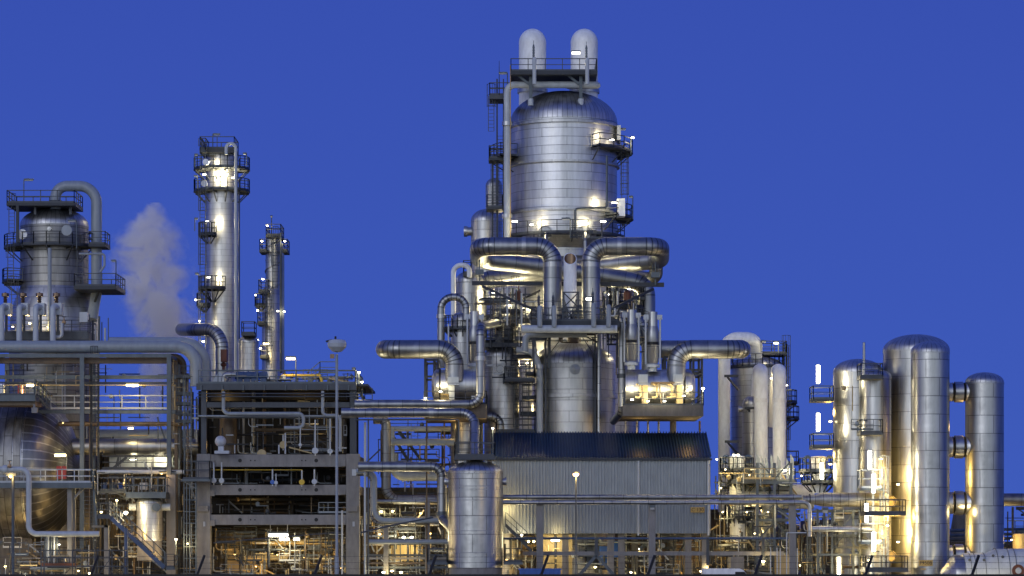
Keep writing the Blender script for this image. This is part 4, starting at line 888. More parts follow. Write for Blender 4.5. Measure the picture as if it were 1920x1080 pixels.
sign('tiny gold strip below the F950B sign', None, 1726, 1066, 1736, 1068, -6.75, .1)
# horizontal vessel bottom right
hv = thing('horizontal_vessel', 'white-silver horizontal vessel with a cone end at the bottom right corner', 'vessel', P(1850, 1134, -9)); m = mp(-9); c = P(1757, 1082, -9)
MB().lathe([(.001, 6 * m), (12 * m, 6 * m), (40 * m, 28 * m), (42 * m, 32 * m), (42 * m, 48 * m), (40 * m, 49 * m)], c, 56, axis='X').build('cone_end', 'clad_wide', hv)
MB().lathe([(41 * m, 48 * m), (45 * m, 48 * m), (45 * m, 90 * m), (53 * m, 108 * m), (54 * m, 260 * m)], c, 56, axis='X').build('shell', 'light_pipe', hv)
for a_ in (58, 66, 85, 107, 128, 140): MB().lathe([(45 * m if a_ < 95 else 53.5 * m, a_ * m), (46 * m if a_ < 95 else 54.6 * m, a_ * m), (46 * m if a_ < 95 else 54.6 * m, (a_ + .6) * m), (45 * m if a_ < 95 else 53.5 * m, (a_ + .6) * m)], c, 56, axis='X').build('seam', 'steel', hv)
for (x, y) in ((1818, 1050), (1845, 1050), (1862, 1042), (1880, 1044)): MB().lathe([(.001, 0), (.12, 0), (.12, .05), (.001, .05)], P(x, y, -9 - 42 * m), 12, axis='-Y').build('port', 'steel', hv)
o = thing('blind_flange', 'orange bolted flange on the horizontal vessel in the bottom right corner', 'flange', P(1909, 1090, -11.6)); q = MB().lathe([(5 * m, -.8), (7 * m, -.8), (7 * m, 0), (11 * m, 0), (11 * m, .15), (5 * m, .15)], P(1909, 1070, -11.6), 32, axis='-Y')
for i in range(26): a_ = 2 * PI * i / 26; q.box(P(1909, 1070, -11.75) + Vector((10.6 * m * math.cos(a_), 0, 10.6 * m * math.sin(a_))), (.09, .1, .09))
q.build('flange_plate', 'rust', o); MB().lathe([(.001, .2), (5.5 * m, .18), (6.2 * m, .1), (6.2 * m, 0)][::-1], P(1909, 1070, -11.6), 24, axis='-Y').build('cover', 'light_pipe', o)
lamp('lit lamp low in front of the bottom right vessel', 1835, 1100, -16, 8, power=1500, off=(0, 0, .3))
pipe('grey pipe running off the right edge behind the far column', [(1870, 937, 2), (1960, 937, 2)], 12, 'pipe_dark', seg=24)
vessel('storage_tank', 'golden lit round tank at the right edge', 'tank', 1915, 16, 1000, 1001, None, 4, 'cream', 'cream')
bulb('small lamp left of the golden tank', 1897, 1012, 3, 2, 'lit_warm', 200); light(1890, 1010, 0, 200, SOD)
for y in (995, 1004, 1012): pipe('background pipe between the right-most columns', [(1775, y, 14), (1960, y - 4, 14)], 3, ('pipe', 'galv', 'steel_blue')[int(y) % 3], group='background pipes at the far right', seg=10)
solo('cooling_stack', 'dark tapered stack far behind between the right columns', 'chimney', MB().lathe([(2.2, 0), (.9, P(0, 960, 60).z)], (P(1804, 0, 60).x, 60, 0), 24), 'concrete_dark')
# ================================================================== left side
rc = vessel('reactor_tower', 'weathered reactor tower with a big overhead pipe at the far left', 'tower', 102, 63.5, 390, 424, 540, 16, 'clad_dull', 'gore', seg=72); m = mp(16); cc = P(102, 540, 16)
MB().lathe([(82 * m, -cc.z), (82 * m, -45 * m), (63.5 * m, 0)], cc, 64).build('cone_skirt', 'clad', rc)
MB().lathe([(84 * m, -cc.z), (84 * m, -110 * m)], cc, 64).build('lower_shell', 'clad_dull', rc)
rectplat(rc, 12, 140, 380, 12, 17, th=.25, mat='steel_dark', name='top_platform')
MB().beam(P(33, 385, 12), P(33, 455, 12), .25).build('platform_leg', 'steel_dark', rc)
for px in (66, 132): MB().beam(P(px, 385, 13), P(px, 402, 13), .2).build('platform_leg', 'steel', rc)
arcplat(rc, 102, 466, 16, 63, 94, 180, 330); arcplat(rc, 102, 530, 16, 63, 97, 178, 215)
noz(rc, 43, 440, 12.6, 9.5, .4, 'white', name='manhole'); noz(rc, 128, 434, 12.0, 10, .9, 'grey_pipe', name='manhole'); noz(rc, 94, 430, 11.6, 4, .5, 'clad')
rectplat(rc, 138, 218, 536, 10, 16, th=.3, mat='steel_dark'); MB().beam(P(186, 545, 12), P(172, 580, 14), .16).build('strut', 'galv', rc)
rectplat(rc, 166, 198, 457, 12, 15, th=.25, mat='steel_dark', name='pipe_guide')
ladder(rc, 22, 385, 440, 13); ladder(rc, 20, 470, 530, 12); ladder(rc, 150, 470, 536, 11, cage=False); ladder(rc, 27, 540, 600, 12)
pipe('big grey overhead pipe arching down the right side of the reactor tower', [(104, 392, 14), (104, 349, 14), (181, 349, 14), (181, 548, 14), (172, 600, 13)], 10, 'grey_pipe', 3.2, seg=28, fl=(((104, 380, 14), 'Z', 1.2, 'steel'), ((138, 349, 14), 'X', 1.03, 'grey_pipe')))
pipe('thin grey bent line beside the overhead pipe', [(148, 476, 11), (196, 476, 11), (196, 498, 11), (188, 510, 11)], 2.2, 'grey_pipe', 2.5, seg=10)
pipe('pale vertical pipe up the front of the reactor tower', [(93, 640, 9), (93, 465, 9)], 3.6, 'grey_pipe', seg=14)
lamp('unlit tube lamp on a pole above the reactor tower platform', 54, 338, 13, 16, lit='unlit', pole=384); lamp('unlit lamp on a pole at the right balcony of the reactor tower', 213, 490, 11, 7, lit='unlit', pole=536); lamp('unlit tube lamp on the ring gallery of the reactor tower', 135, 415, 10, 14, lit='unlit', pole=466)
for k, px in enumerate((10, 43, 74, 106)):
    nm = ('left-most', 'second', 'third', 'right-most')[k]
    o = thing('relief_valve', 'bronze-springed relief valve with white box head, the %s of the four' % nm, 'valve', P(px, 600, 5), 'relief valves above the left header')
    mq = mp(5); a_ = P(px, 572, 5); H = 26 * mq; pr = [(.35, 0)]
    for i in range(9): pr += [((.2 if i % 2 else .12), H * .55 * i / 9 + .1)]
    pr += [(.2, H * .6), (.32, H * .62), (.32, H * .85), (.12, H * .87), (.001, H * .95)]
    MB().lathe(pr, a_, 12).build('spring', 'bronze', o); MB().pbox(px - 4, 568, px + 9, 590, 4.6, 5.8).build('valve_head', 'light_pipe', o); MB().tube([P(px + 2, 590, 5.4), P(px + 2, 622, 5.4)], 2.6 * mq, 10).build('inlet_pipe', 'steel', o)
    pipe('white riser pipe bending into a relief valve head, the %s of the four' % nm, [(px - 7, 645, 4), (px - 7, 573, 4), (px + 2, 577, 4.7)], 5.4, 'light_pipe', 1.8, group='white risers on the left header', seg=18)
pp = thing('platform', 'steel platform with railings behind the four white risers', 'platform', P(80, 626, 6)); rectplat(pp, -20, 166, 624, 6.2, 11, th=.6, name='deck')
pipe('pale bent pipe with handwheel right of the fourth riser', [(103, 632, 4.5), (116, 632, 4.5), (116, 606, 4.5)], 3.2, 'light_pipe', 2, seg=12); valve('dark handwheel valve right of the fourth white riser', 120, 604, 5, 4, 'bronze')
solo('control_cabinet', 'pale cabinet box on the platform right of the white risers', 'cabinet', MB().pbox(149, 585, 164, 604, 6, 7), 'light_pipe')
for k, px in enumerate((168, 174, 179, 186, 191, 197, 203)): pipe('thin vertical pipe at the right end of the header platform', [(px, 590 + (k * 11) % 30, 7), (px, 645, 7)], 1 + (k % 2), ('galv', 'steel_dark', 'light_pipe')[k % 3], group='thin pipes right of the header platform', seg=8)
for x, y, Y, p_ in ((24, 612, 9.3, 420), (56, 606, 9.3, 420), (90, 612, 9.3, 160)): bulb('warm lamp behind the white risers', x, y, Y, 2.6, 'lit_warm', p_, group='lamps behind the white risers')
pipe('big pale header pipe running in from the left and bending down, front one', [(-30, 650, 3), (368, 650, 3), (368, 724, 3)], 11.5, 'grey_pipe', 3.4, seg=28, fl=())
pipe('big pale pipe behind the front header bending down further right', [(205, 644, 6), (384, 644, 6), (384, 725, 6)], 12, 'grey_pipe', 3.4, seg=28)
pipe('dark brown-lit pipe bend under the big headers', [(200, 669, 7), (344, 669, 7), (344, 740, 7)], 6, 'brown', 3)
# left frame: pipe bridge
lf = frame('steel_frame', 'blue-grey steel pipe bridge under the big pale headers', 'steel frame', (-12, 154, 317), 663, (667,), 1.5, 8, .36, 'galv', bh=.3)
MB().pbox(-12, 671, 314, 681, 2.2, 3.0).build('duct', 'brown', lf)
for y, mt in ((707, 'galv'), (718, 'steel_dark'), (772, 'galv')): MB().pbox(-12, y - 3.5 * (y != 718) - 1.8 * (y == 718), 330, y + 3.5 * (y != 718) + 1.8 * (y == 718), 4.2, 4.5).build('beam', mt, lf)
MB().rail(PP([(95, 767, 4), (318, 767, 4)]), 1.15, 1.9, t=.09).build('railing', 'light_pipe', lf)
for px, mt in ((170, 'brown'), (330, 'brown')): MB().pbox(px - 3, 672, px + 3, 1110, 6, 6.3).build('post', mt, lf)
MB().pbox(320, 672, 332, 1134, 9, 9.5).pbox(312, 890, 329, 1134, 1, 1.6).build('concrete_post', 'concrete', lf)
lc = thing('ladder_tower', 'dark caged ladder shaft behind the left steel post', 'ladder', P(178, 1121, 3)); MB().ladder(P(178, 0, 3).x, .5, P(0, 672, 3).z, 3, True).build('ladder', 'steel_dark', lc); MB().beam(P(171, 672, 3), P(171, 1121, 3), .12).beam(P(184, 672, 3), P(184, 1121, 3), .12).build('post', 'steel_dark', lc)
for px in (117, 122): pipe('thin bright vertical pipe in front of the lower reactor shell, %s one' % ('left' if px == 117 else 'right'), [(px, 680, 9), (px, 900, 9)], 1.3, 'light_pipe', seg=8)
pipe('thin cream lit pipe through the bridge below the beams', [(-12, 722, 2.4), (330, 722, 2.4)], 1.3, 'cream', seg=8)
lamp('lit tube lamp hanging in the middle of the left pipe bridge', 248, 722, 2, 22, power=500, lit='lit_warm', w=.24); lamp('lit tube lamp above the drum platform at the left', 57, 722, 1, 14, power=420, lit='lit_warm', w=.24); lamp('small lit lamp below the brown pipe of the bridge', 245, 803, 6, 9, power=150, lit='lit_warm')
pipe('brown-lit horizontal pipe low in the bridge', [(110, 795, 5), (340, 795, 5), (352, 795, 5)], 4.2, 'brown')
pipe('very fat blue-sheened pipe running from the big drum to the right', [(130, 838, 7), (372, 838, 7)], 15.5, 'pipe', seg=36)
pipe('fat grey pipe behind and above the blue-sheened pipe', [(185, 818, 12), (372, 818, 12)], 13, 'grey_pipe', seg=28)
pipe('pale horizontal pipe at the foot of the lit wall', [(182, 885, 2), (345, 885, 2)], 4.0, 'light_pipe')
solo('bright_wall_half', 'bright half of the wall behind the bridge, painted paler as if lit', 'wall', MB().pbox(276, 857, 318, 886, 8, 8.3), 'light_pipe')  # one wall in two tones: paler where lit, greyer where dim
solo('dim_wall_half', 'dim half of the wall behind the bridge, painted greyer for less light', 'wall', MB().pbox(205, 857, 275.5, 886, 8, 8.3), 'grey_pipe'); cr_ = thing('catwalk', 'thin catwalk with rails in front of the glaring wall panel', 'walkway', P(250, 880, 5)); rectplat(cr_, 190, 318, 879, 5, 6, name='deck'); MB().beam(P(205, 884, 5.5), P(238, 857, 5.5), .22).beam(P(215, 884, 6), P(222, 857, 6), .15).build('brace', 'steel', cr_)
for x, p_ in ((300, 520), (250, 90)): lamp('lamp glaring on the white wall panel, %s one' % ('right' if x > 280 else 'left'), x, 862, 6.6, 12, power=p_, lit='lit_white', off=(0, .5, .1), w=.12)
# big horizontal drum
m = mp(8); bd = thing('horizontal_drum', 'enormous dark silver horizontal drum filling the lower left corner', 'drum', P(0, 1015, 8)); c = P(-60, 880, 8); R = 136 * m
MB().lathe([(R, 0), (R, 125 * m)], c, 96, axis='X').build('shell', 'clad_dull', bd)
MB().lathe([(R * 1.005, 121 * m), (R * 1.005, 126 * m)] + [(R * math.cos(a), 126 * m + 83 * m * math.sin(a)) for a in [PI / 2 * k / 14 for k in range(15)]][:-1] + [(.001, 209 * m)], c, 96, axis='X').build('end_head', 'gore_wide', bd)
for a_ in (78, 106, 124): MB().lathe([(R, a_ * m), (R + .05, a_ * m), (R + .05, (a_ + 1.2) * m), (R, (a_ + 1.2) * m)], c, 96, axis='X').build('band', 'clad_wide', bd)
MB().pbox(-20, 985, 60, 1134, 6, 11).build('saddle', 'concrete_dark', bd)
dp = thing('platform', 'steel platform with railings on top of the enormous drum', 'platform', P(30, 760, 0)); rectplat(dp, -20, 66, 741, -1, 3.5, th=.5, name='deck', mat='galv'); MB().rail(PP([(66, 741, -1), (94, 768, 2)]), 1.3, .8).rail(PP([(64, 741, 0), (90, 768, 3)]), 1.3, .8).build('stair_railing', 'galv', dp); MB().pbox(-20, 752, 66, 760, -.6, 3).build('drip_tray', 'brown', dp)
solo('control_box', 'pale brown box hanging at the corner of the drum platform', 'box', MB().pbox(59, 764, 70, 774, -1.4, -1.1).pbox(62, 758, 66, 764, -1.3, -1.15), 'concrete')
solo('fire_cabinet', 'narrow red box on the drum platform', 'cabinet', MB().pbox(33, 722, 41, 739, -.3, .3), 'red')
vessel('small_tank', 'small dull tank on the drum platform at the left edge', 'tank', 4, 7, 716, 722, 741, .8, 'clad', 'gore')
bulb('small amber lamp reflected beside the drum end', 118, 793, 1, 1.6, 'lit_sodium', 90); lamp('lit tube lamp on a pole above the red cabinets', 113, 853, -4, 20, power=200, lit='lit_warm', pole=905, w=.26)
fw = thing('walkway', 'railed steel walkway across the front of the enormous drum', 'walkway', P(85, 905, -4)); rectplat(fw, -20, 172, 905, -5, -2.5, th=.45, mat='galv', name='deck', rmat='light_pipe')
MB().pbox(126, 912, 134.5, 1134, -4.4, -4).build('column', 'concrete', fw); MB().pbox(135, 912, 141, 1134, -3.4, -3).build('column', 'concrete', fw); MB().beam(P(136, 937, -4), P(156, 915, -4), .18).build('brace', 'concrete', fw)
for k, px in enumerate((106, 117)): solo('fire_cabinet', 'bright red cabinet on the drum walkway, the %s of the two' % ('left' if k == 0 else 'right'), 'cabinet', MB().pbox(px, 874, px + (8 if k == 0 else 6.5), 898, -4.9, -4.5).pbox(px + 1, 876, px + 6, 896, -4.95, -4.9), 'red')
pipe('pale pipe on the walkway bending down in front of the drum', [(-20, 880, -6), (54, 880, -6), (54, 1001, -6), (186, 1001, -6)], 5.2, 'light_pipe', 3, seg=20, fl=(((10, 880, -6), 'X', 1.5, 'light_pipe'),))
valve('small brown valve on the pale walkway pipe', 18, 874, -6.2, 4, 'bronze')
for k, px in enumerate((85, 90.5, 96, 101.5, 107)): pipe('vertical pipe in the bundle below the pale bent pipe', [(px, 1006, -5), (px, 1062, -5)], 1.9, ('galv', 'light_pipe')[k % 2], group='bundle of five pipes low at the left', seg=10)
solo('drip_tray', 'long rusty brown tray below the bundle of five pipes', 'tray', MB().pbox(78, 1056, 136, 1061, -6, -3.5), 'rust')
frame('scaffold', 'thin scaffold frame along the bottom left', 'scaffold', (77, 136, 178, 205, 233), 1030, (1032, 1046, 1062), -9, -7.5, .09, 'steel', braces=(((136, 1060, -9), (112, 1090, -9)), ((205, 1050, -9), (180, 1085, -9))))
o = bulb('street lamp with a small orange-lit head in front of the drum', 20, 893, -28, 4.6, 'lit_sodium', 300, pole=None, name='street_lamp', cat='street lamp'); b_ = P(24.5, 890, -28); MB().tube([(b_.x, -28, 0), (b_.x, -28, b_.z)], .11, 10).box(P(21.5, 889.5, -28), (.75, .35, .22)).build('pole', 'galv', o)
ms_ = thing('mast', 'tall grey-blue mast with a rounded housing at its head in front of the concrete frame', 'mast', (P(631.5, 0, -22).x, -22, 0)); m = mp(-22); zt = P(0, 664, -22).z; zm = P(0, 1046, -22).z; mx_ = P(631.5, 0, -22).x
MB().lathe([(4.2 * m, 0), (4.2 * m, zm), (2.8 * m, zm + .3), (2.6 * m, zt)], (mx_, -22, 0), 20).build('pole', 'grey_pipe', ms_)
c = P(632, 648, -22); MB().lathe([(.001, -13 * m), (9 * m, -11 * m), (17 * m, -3 * m), (18 * m, 4 * m), (15 * m, 10 * m), (6 * m, 12 * m), (.001, 12 * m)], (c.x, c.y, c.z), 28).build('housing', 'light_pipe', ms_)
MB().lathe([(.001, 0), (2 * m, 0), (2 * m, 5 * m), (.001, 6 * m)], P(629, 636, -22), 8).box(P(617, 639, -22), (12 * m, .3, 3 * m), Matrix.Rotation(-.25, 3, 'Y')).build('camera', 'black', ms_)
MB().box(P(623, 668, -22), (8 * m, .3, 8 * m)).build('junction_box', 'bronze', ms_)

# slender column B
cb = vessel('process_column', 'tall slender silver column with bright lit top galleries', 'column', 416, 31, 277, 300, None, 30, 'clad_fine', 'gore'); 
rectplat(cb, 374, 440, 278, 28, 32, th=.4, mat='steel_dark', name='top_platform', sides='fblr'); rectplat(cb, 374, 386, 281, 27, 30, mat='steel')
arcplat(cb, 416, 318, 30, 31, 53, 170, 375, rmat='galv'); arcplat(cb, 416, 359, 30, 31, 53, 170, 375, rmat='galv'); arcplat(cb, 392, 440, 28, 4, 21, 180, 320); arcplat(cb, 400, 541, 28, 4, 29, 180, 330); arcplat(cb, 384, 572, 28, 2, 16, 180, 320)
for a_, b__ in ((281, 318), (359, 440), (440, 541), (541, 690)): ladder(cb, 380, a_, b__, 27)
pipe('pale pipe running down the right side of the slender column from its top', [(424, 290, 26.5), (424, 269, 26.5), (442, 269, 26.5), (442, 700, 26.5)], 3.0, 'light_pipe', 3, seg=14, name='downpipe')
pipe('dark thin conduit beside the downpipe of the slender column', [(448.5, 360, 27), (448.5, 700, 27)], 1.4, 'steel', seg=8)
noz(cb, 387, 305, 27, 6, .5, 'white'); noz(cb, 384, 345, 27, 6, .5, 'white')
for x, y, p_, dx in ((383, 327, 500, .8), (424, 326, 900, 0), (437, 333, 500, -.6), (388, 415, 600, .9), (391, 520, 600, .8), (390, 303, 200, .5)):
    lamp('lit lamp on the galleries of the slender column', x, y, 27.2 if x > 400 else 27.5, 6, power=p_, off=(dx, .6, 0), group='gallery lamps of the slender column', w=.1)
for x, y in ((368, 291), (367, 331), (368, 411), (369, 514), (459, 289)): lamp('unlit lamp on a bent arm beside the slender column', x, y, 28, 5, lit='unlit', pole=y + 22, group='unlit lamps of the slender column')
lamp('unlit tube lamp above the slender column', 406, 253, 29, 12, lit='unlit', pole=276)
for x, y in ((367, 562), (374, 602), (386, 676), (381, 640)): bulb('bright small lamp low on the left side of the slender column', x, y, 27, 2.6, power=180, group='small lamps low left of the slender column')
pipe('silver ribbed pipe arching out of the steam towards the slender column', [(340, 618, 34), (362, 618, 22), (416, 618, 20), (416, 705, 20)], 11.5, 'pipe', 3.6, seg=28)
hb = thing('pulley_block', 'rust brown pulley block hanging below the ribbed arch pipe', 'pulley', P(419, 695, 10)); MB().pbox(413.5, 655, 425, 678, 9.5, 10.5).build('casing', 'rust', hb); MB().tube([P(419, 678, 10), P(419, 695, 10)], .12, 8).lathe([(.001, -.3), (.3, 0), (.001, .3)], P(419, 684, 10), 12).build('hook', 'rust', hb)
v = vessel('domed_vessel', 'small silver domed tank right of the slender column', 'vessel', 466, 19, 628, 642, None, 27, 'clad_fine', 'gore'); rectplat(v, 452, 478, 625, 25, 27, mat='steel')
# column D
cd = vessel('process_column', 'thin far silver column with many small lamps', 'column', 512, 14, 438, 444, None, 45, 'clad', 'gore', rings=((488, 1, 1.5),)); m = mp(45)
MB().lathe([(18 * m, 0), (18 * m, P(0, 548, 45).z), (14 * m, P(0, 540, 45).z)], (P(509, 0, 45).x, 45, 0), 32).build('lower_shell', 'clad', cd)
rectplat(cd, 498, 527, 441, 43, 47, mat='steel_dark'); rectplat(cd, 486, 500, 469, 43, 46, mat='steel_dark'); rectplat(cd, 529, 539, 469, 43, 46, mat='steel_dark'); rectplat(cd, 484, 504, 545, 43, 46, mat='steel_dark'); arcplat(cd, 490, 572, 43, 2, 13, 180, 330); rectplat(cd, 482, 498, 605, 43, 46, mat='steel_dark'); rectplat(cd, 487, 503, 668, 43, 46, mat='steel_dark')
hs = MB(); hs.tube([(P(512, 0, 45).x + 14.5 * m * math.cos(a), 45 + 14.5 * m * math.sin(a), P(0, 542, 45).z + (a + 8) * .35) for a in [k * .3 - 8 for k in range(50)]], .07, 5).build('wind_strake', 'clad_dull', cd)
for k, px in enumerate((526, 529, 532)): pipe('slim pipe running up the right side of the thin far column', [(px, 436 + 20 * k, 42.5), (px, 700, 42.5)], 1.6 - k * .3, 'galv', group='slim pipes on the thin far column', seg=8)
for a_, b__ in ((445, 540), (548, 690)): ladder(cd, 516 if a_ < 500 else 505, a_, b__, 42, d=-1)
bulb('round unlit beacon on the top of the thin far column', 509, 406, 45, 3, 'unlit', 0, pole=441)
for x, y in ((501, 423), (491, 452), (534, 452), (493, 523), (479, 553), (483, 582), (521, 583), (533, 584), (483, 637), (488, 653)):
    bulb('small white lamp on the thin far column', x, y, 42.5, 2.3, 'lit_white', 90, group='small lamps on the thin far column')
lamp('lit lamp near the foot of the thin far column', 499, 644, 42.5, 10, power=350, lit='lit_warm')

# ================================================================== concrete frame with process deck
cf = thing('process_structure', 'open concrete frame carrying a crowded steel process deck', 'frame structure', P(521, 1134, 0))
for x0, x1 in ((369, 394), (649, 674)):
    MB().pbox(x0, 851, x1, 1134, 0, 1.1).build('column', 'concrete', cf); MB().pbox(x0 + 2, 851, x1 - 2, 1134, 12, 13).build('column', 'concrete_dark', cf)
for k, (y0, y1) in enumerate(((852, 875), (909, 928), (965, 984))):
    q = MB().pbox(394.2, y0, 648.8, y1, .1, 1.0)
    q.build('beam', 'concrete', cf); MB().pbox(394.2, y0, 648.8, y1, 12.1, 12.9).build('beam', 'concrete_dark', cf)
    MB().pbox(370, y0 + 2, 392, y1 - 2, 1.15, 11.9).pbox(651, y0 + 2, 672, y1 - 2, 1.15, 11.9).pbox(394.5, y1 - 5, 648, y1 - 2, 1.05, 11.9).build('added_floor_slab', 'concrete_dark', cf)  # solid slabs added to keep the frame's interior dark
    for (hx, r_) in ((450, .16), (593, .16), (470, .06), (478, .06), (566, .06), (573, .06)): MB().lathe([(.001, 0), (r_, 0), (r_, .012), (.001, .012)], P(hx, (y0 + y1) / 2, .1), 14, axis='-Y').build('anchor_hole', 'black', cf)
    for xx in (394.3, 640): MB().pbox(xx, y0 + 10, xx + 8, y1 + (2 if xx < 500 else -1), -.03, .095).build('corbel', 'concrete', cf)
for x0 in (371, 651): MB().pbox(x0, 948, x0 + 19, 959, -.25, -.01).build('corbel', 'concrete', cf); MB().pbox(x0 + 10, 978, x0 + 14, 987, -.04, -.01).build('notice', 'sphere', cf)
MB().pbox(660, 880, 668, 892, -.05, -.01).build('notice', 'light_pipe', cf)
# upper steel storey
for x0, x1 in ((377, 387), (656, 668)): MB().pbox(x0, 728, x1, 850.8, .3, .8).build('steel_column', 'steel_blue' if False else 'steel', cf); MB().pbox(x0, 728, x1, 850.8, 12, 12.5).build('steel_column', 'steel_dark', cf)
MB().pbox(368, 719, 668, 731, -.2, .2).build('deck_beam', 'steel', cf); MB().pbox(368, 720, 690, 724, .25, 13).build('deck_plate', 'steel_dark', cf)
for k in range(8): MB().pbox(376 + k * 39.5, 722, 378 + k * 39.5, 732, -.35, -.22).build('bracket', 'galv', cf)
MB().pbox(387.5, 754, 655.5, 764, .2, .7).pbox(387.5, 779, 655.5, 784, 1.5, 2).build('beam', 'steel', cf)
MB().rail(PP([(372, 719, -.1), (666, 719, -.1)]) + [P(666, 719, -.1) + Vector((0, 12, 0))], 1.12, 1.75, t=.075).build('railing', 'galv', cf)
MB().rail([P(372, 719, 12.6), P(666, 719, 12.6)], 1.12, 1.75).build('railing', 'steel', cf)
# black sheets paint the interior shade, dim pipes stand among them
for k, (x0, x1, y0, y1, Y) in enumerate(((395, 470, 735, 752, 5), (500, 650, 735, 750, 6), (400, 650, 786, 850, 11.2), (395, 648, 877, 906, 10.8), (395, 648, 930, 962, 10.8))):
    solo('shade_sheet', 'black sheet painting the shade deep inside the concrete frame', 'machine', MB().pbox(x0, y0, x1, y1, Y, Y + .6), 'black', 'shade sheets inside the concrete frame')
rr = random.Random(3)
for k in range(26):
    y0 = (733, 786, 877, 930)[k % 4]; y1 = (850, 850, 908, 964)[k % 4]; x = rr.uniform(398, 645); Y = rr.uniform(3, 10)
    pipe('dim vertical pipe inside the concrete frame', [(x, y0, Y), (x, y1, Y)], rr.choice((1, 1.5, 2.2, 3.5)), rr.choice(('steel', 'brown', 'steel_dark', 'grey_pipe')), group='dim vertical pipes inside the concrete frame', seg=8)
for k in range(14):
    y = rr.choice((745, 768, 795, 806, 815, 835, 885, 893, 900, 936, 945, 955, 990, 1000, 1030, 1052)); Y = rr.uniform(3, 10); xa = rr.uniform(396, 480)
    pipe('dim horizontal pipe inside the concrete frame', [(xa, y, Y), (rr.uniform(560, 648), y, Y)], rr.choice((1.2, 2, 3)), rr.choice(('steel', 'brown', 'steel_dark', 'pipe_dark')), group='dim horizontal pipes inside the concrete frame', seg=10)
for k, (x, y, Y) in enumerate(((420, 745, 4), (560, 743, 4), (410, 835, 4), (600, 800, 6), (470, 940, 6))): light(x, y, Y, 110, SOD)  # added interior lights without fittings
pipe('pale bent pipe stepping across the upper steel storey', [(419, 734, -.6), (419, 775.5, -.6), (569, 775.5, -.6), (569, 802, -.6), (533, 802, -.6)], 3.4, 'grey_pipe', 3, seg=14)
pipe('pale bent pipe at the right of the upper steel storey', [(605, 733, -.7), (605, 779, -.7), (638, 779, -.7), (638, 846, -.7)], 3, 'grey_pipe', 3, seg=14)
for y in (738, 743.5): pipe('thin long conduit under the process deck, %s one' % ('upper' if y < 740 else 'lower'), [(370, y, -.9), (676, y, -.9)], 1.1, 'galv', seg=8)
pipe('long pale pipe across the frame at mid steel storey', [(372, 780, -.4), (420, 780, -.4), (655, 780, .8)], 1.8, 'grey_pipe', seg=10)
pipe('thin yellow gas line under the top concrete beam', [(395, 881, -.5), (567, 881, -.5), (567, 900, -.5)], .8, 'yellow', 2, seg=6)
solo('spherical_tank', 'pale blue-grey ball-shaped vessel on a small stand in the steel storey', 'vessel', MB().lathe([(10.6 * .045 * math.cos(a) if abs(a) < 1.57 else .001, 10.6 * .045 * math.sin(a)) for a in [-PI / 2 + PI * k / 14 for k in range(15)]], P(413.5, 827.5, -.8), 28).pbox(409, 837, 419, 845, -1.1, -.5).pbox(402, 845, 429, 850.5, -1.4, -.2), 'sphere')
def hang(label, x, y0, y1, r, mat, Y=-.7, ring=False):
    o = thing('pressure_gauge', label, 'instrument', P(x, y1 + r, Y)); mq = mp(Y); c = P(x, y1, Y)
    MB().tube([P(x, y0, Y), P(x, y1 - r, Y)], .065 if r > 3.8 else .05, 8).build('stem', 'light_pipe', o)
    MB().lathe([(.001, -.15), (r * mq, -.15), (r * mq, .15), (r * mq * (.7 if ring else .98), .16), (.001, .1 if ring else .17)], c, 20, axis='-Y').build('dial', mat, o)
    MB().tube([c - Vector((0, 0, r * mq)), c - Vector((0, 0, r * mq + .15))], .05, 6).build('tip', 'light_pipe', o)
hang('round grey gauge hanging at the left concrete column, left of two', 401, 867, 901, 5, 'light_pipe'); hang('round grey gauge hanging at the left concrete column, right of two', 415.5, 867, 901, 5, 'light_pipe')
hang('round grey gauge hanging over the top beam right of centre', 591, 787, 845, 6, 'sphere'); hang('small dark-faced ring gauge near the mast', 619, 785, 846, 4.8, 'light_pipe', ring=True); hang('small gauge ball hanging left of the round grey gauge', 563, 800, 834, 3, 'sphere')
hang('grey gauge hanging between the upper concrete beams on the right', 589.5, 880, 903, 5, 'sphere'); hang('yellow gauge hanging between the upper concrete beams', 566, 882, 904, 5.2, 'yellow'); hang('blue valve actuator hanging between the upper concrete beams', 511, 880, 904, 4.2, 'blue'); hang('small grey dial beside the blue actuator', 517.5, 888, 905, 3.6, 'sphere')
hang('cream dial standing in the upper storey by the bent pipe', 531, 815, 834, 7, 'cream', Y=2)
solo('pump_casing', 'cream half-round pump casing on the top concrete beam', 'pump', MB().lathe([(.001, -.3), (.38, -.3), (.38, .3), (.001, .3)], P(491, 851, .6), 20, axis='-Y'), 'cream')
for x in (523, 535): pipe('short blue-grey post by the bent pipe, %s one' % ('left' if x < 530 else 'right'), [(x, 812 if x > 530 else 834, 0), (x, 851, 0)], 1.5, 'sphere', seg=8)
solo('column_duct', 'fat brown-grey vertical duct in the left of the steel storey', 'duct', MB().tube(PP([(428, 785, 4), (428, 851, 4)]), .75, 20), 'brown')
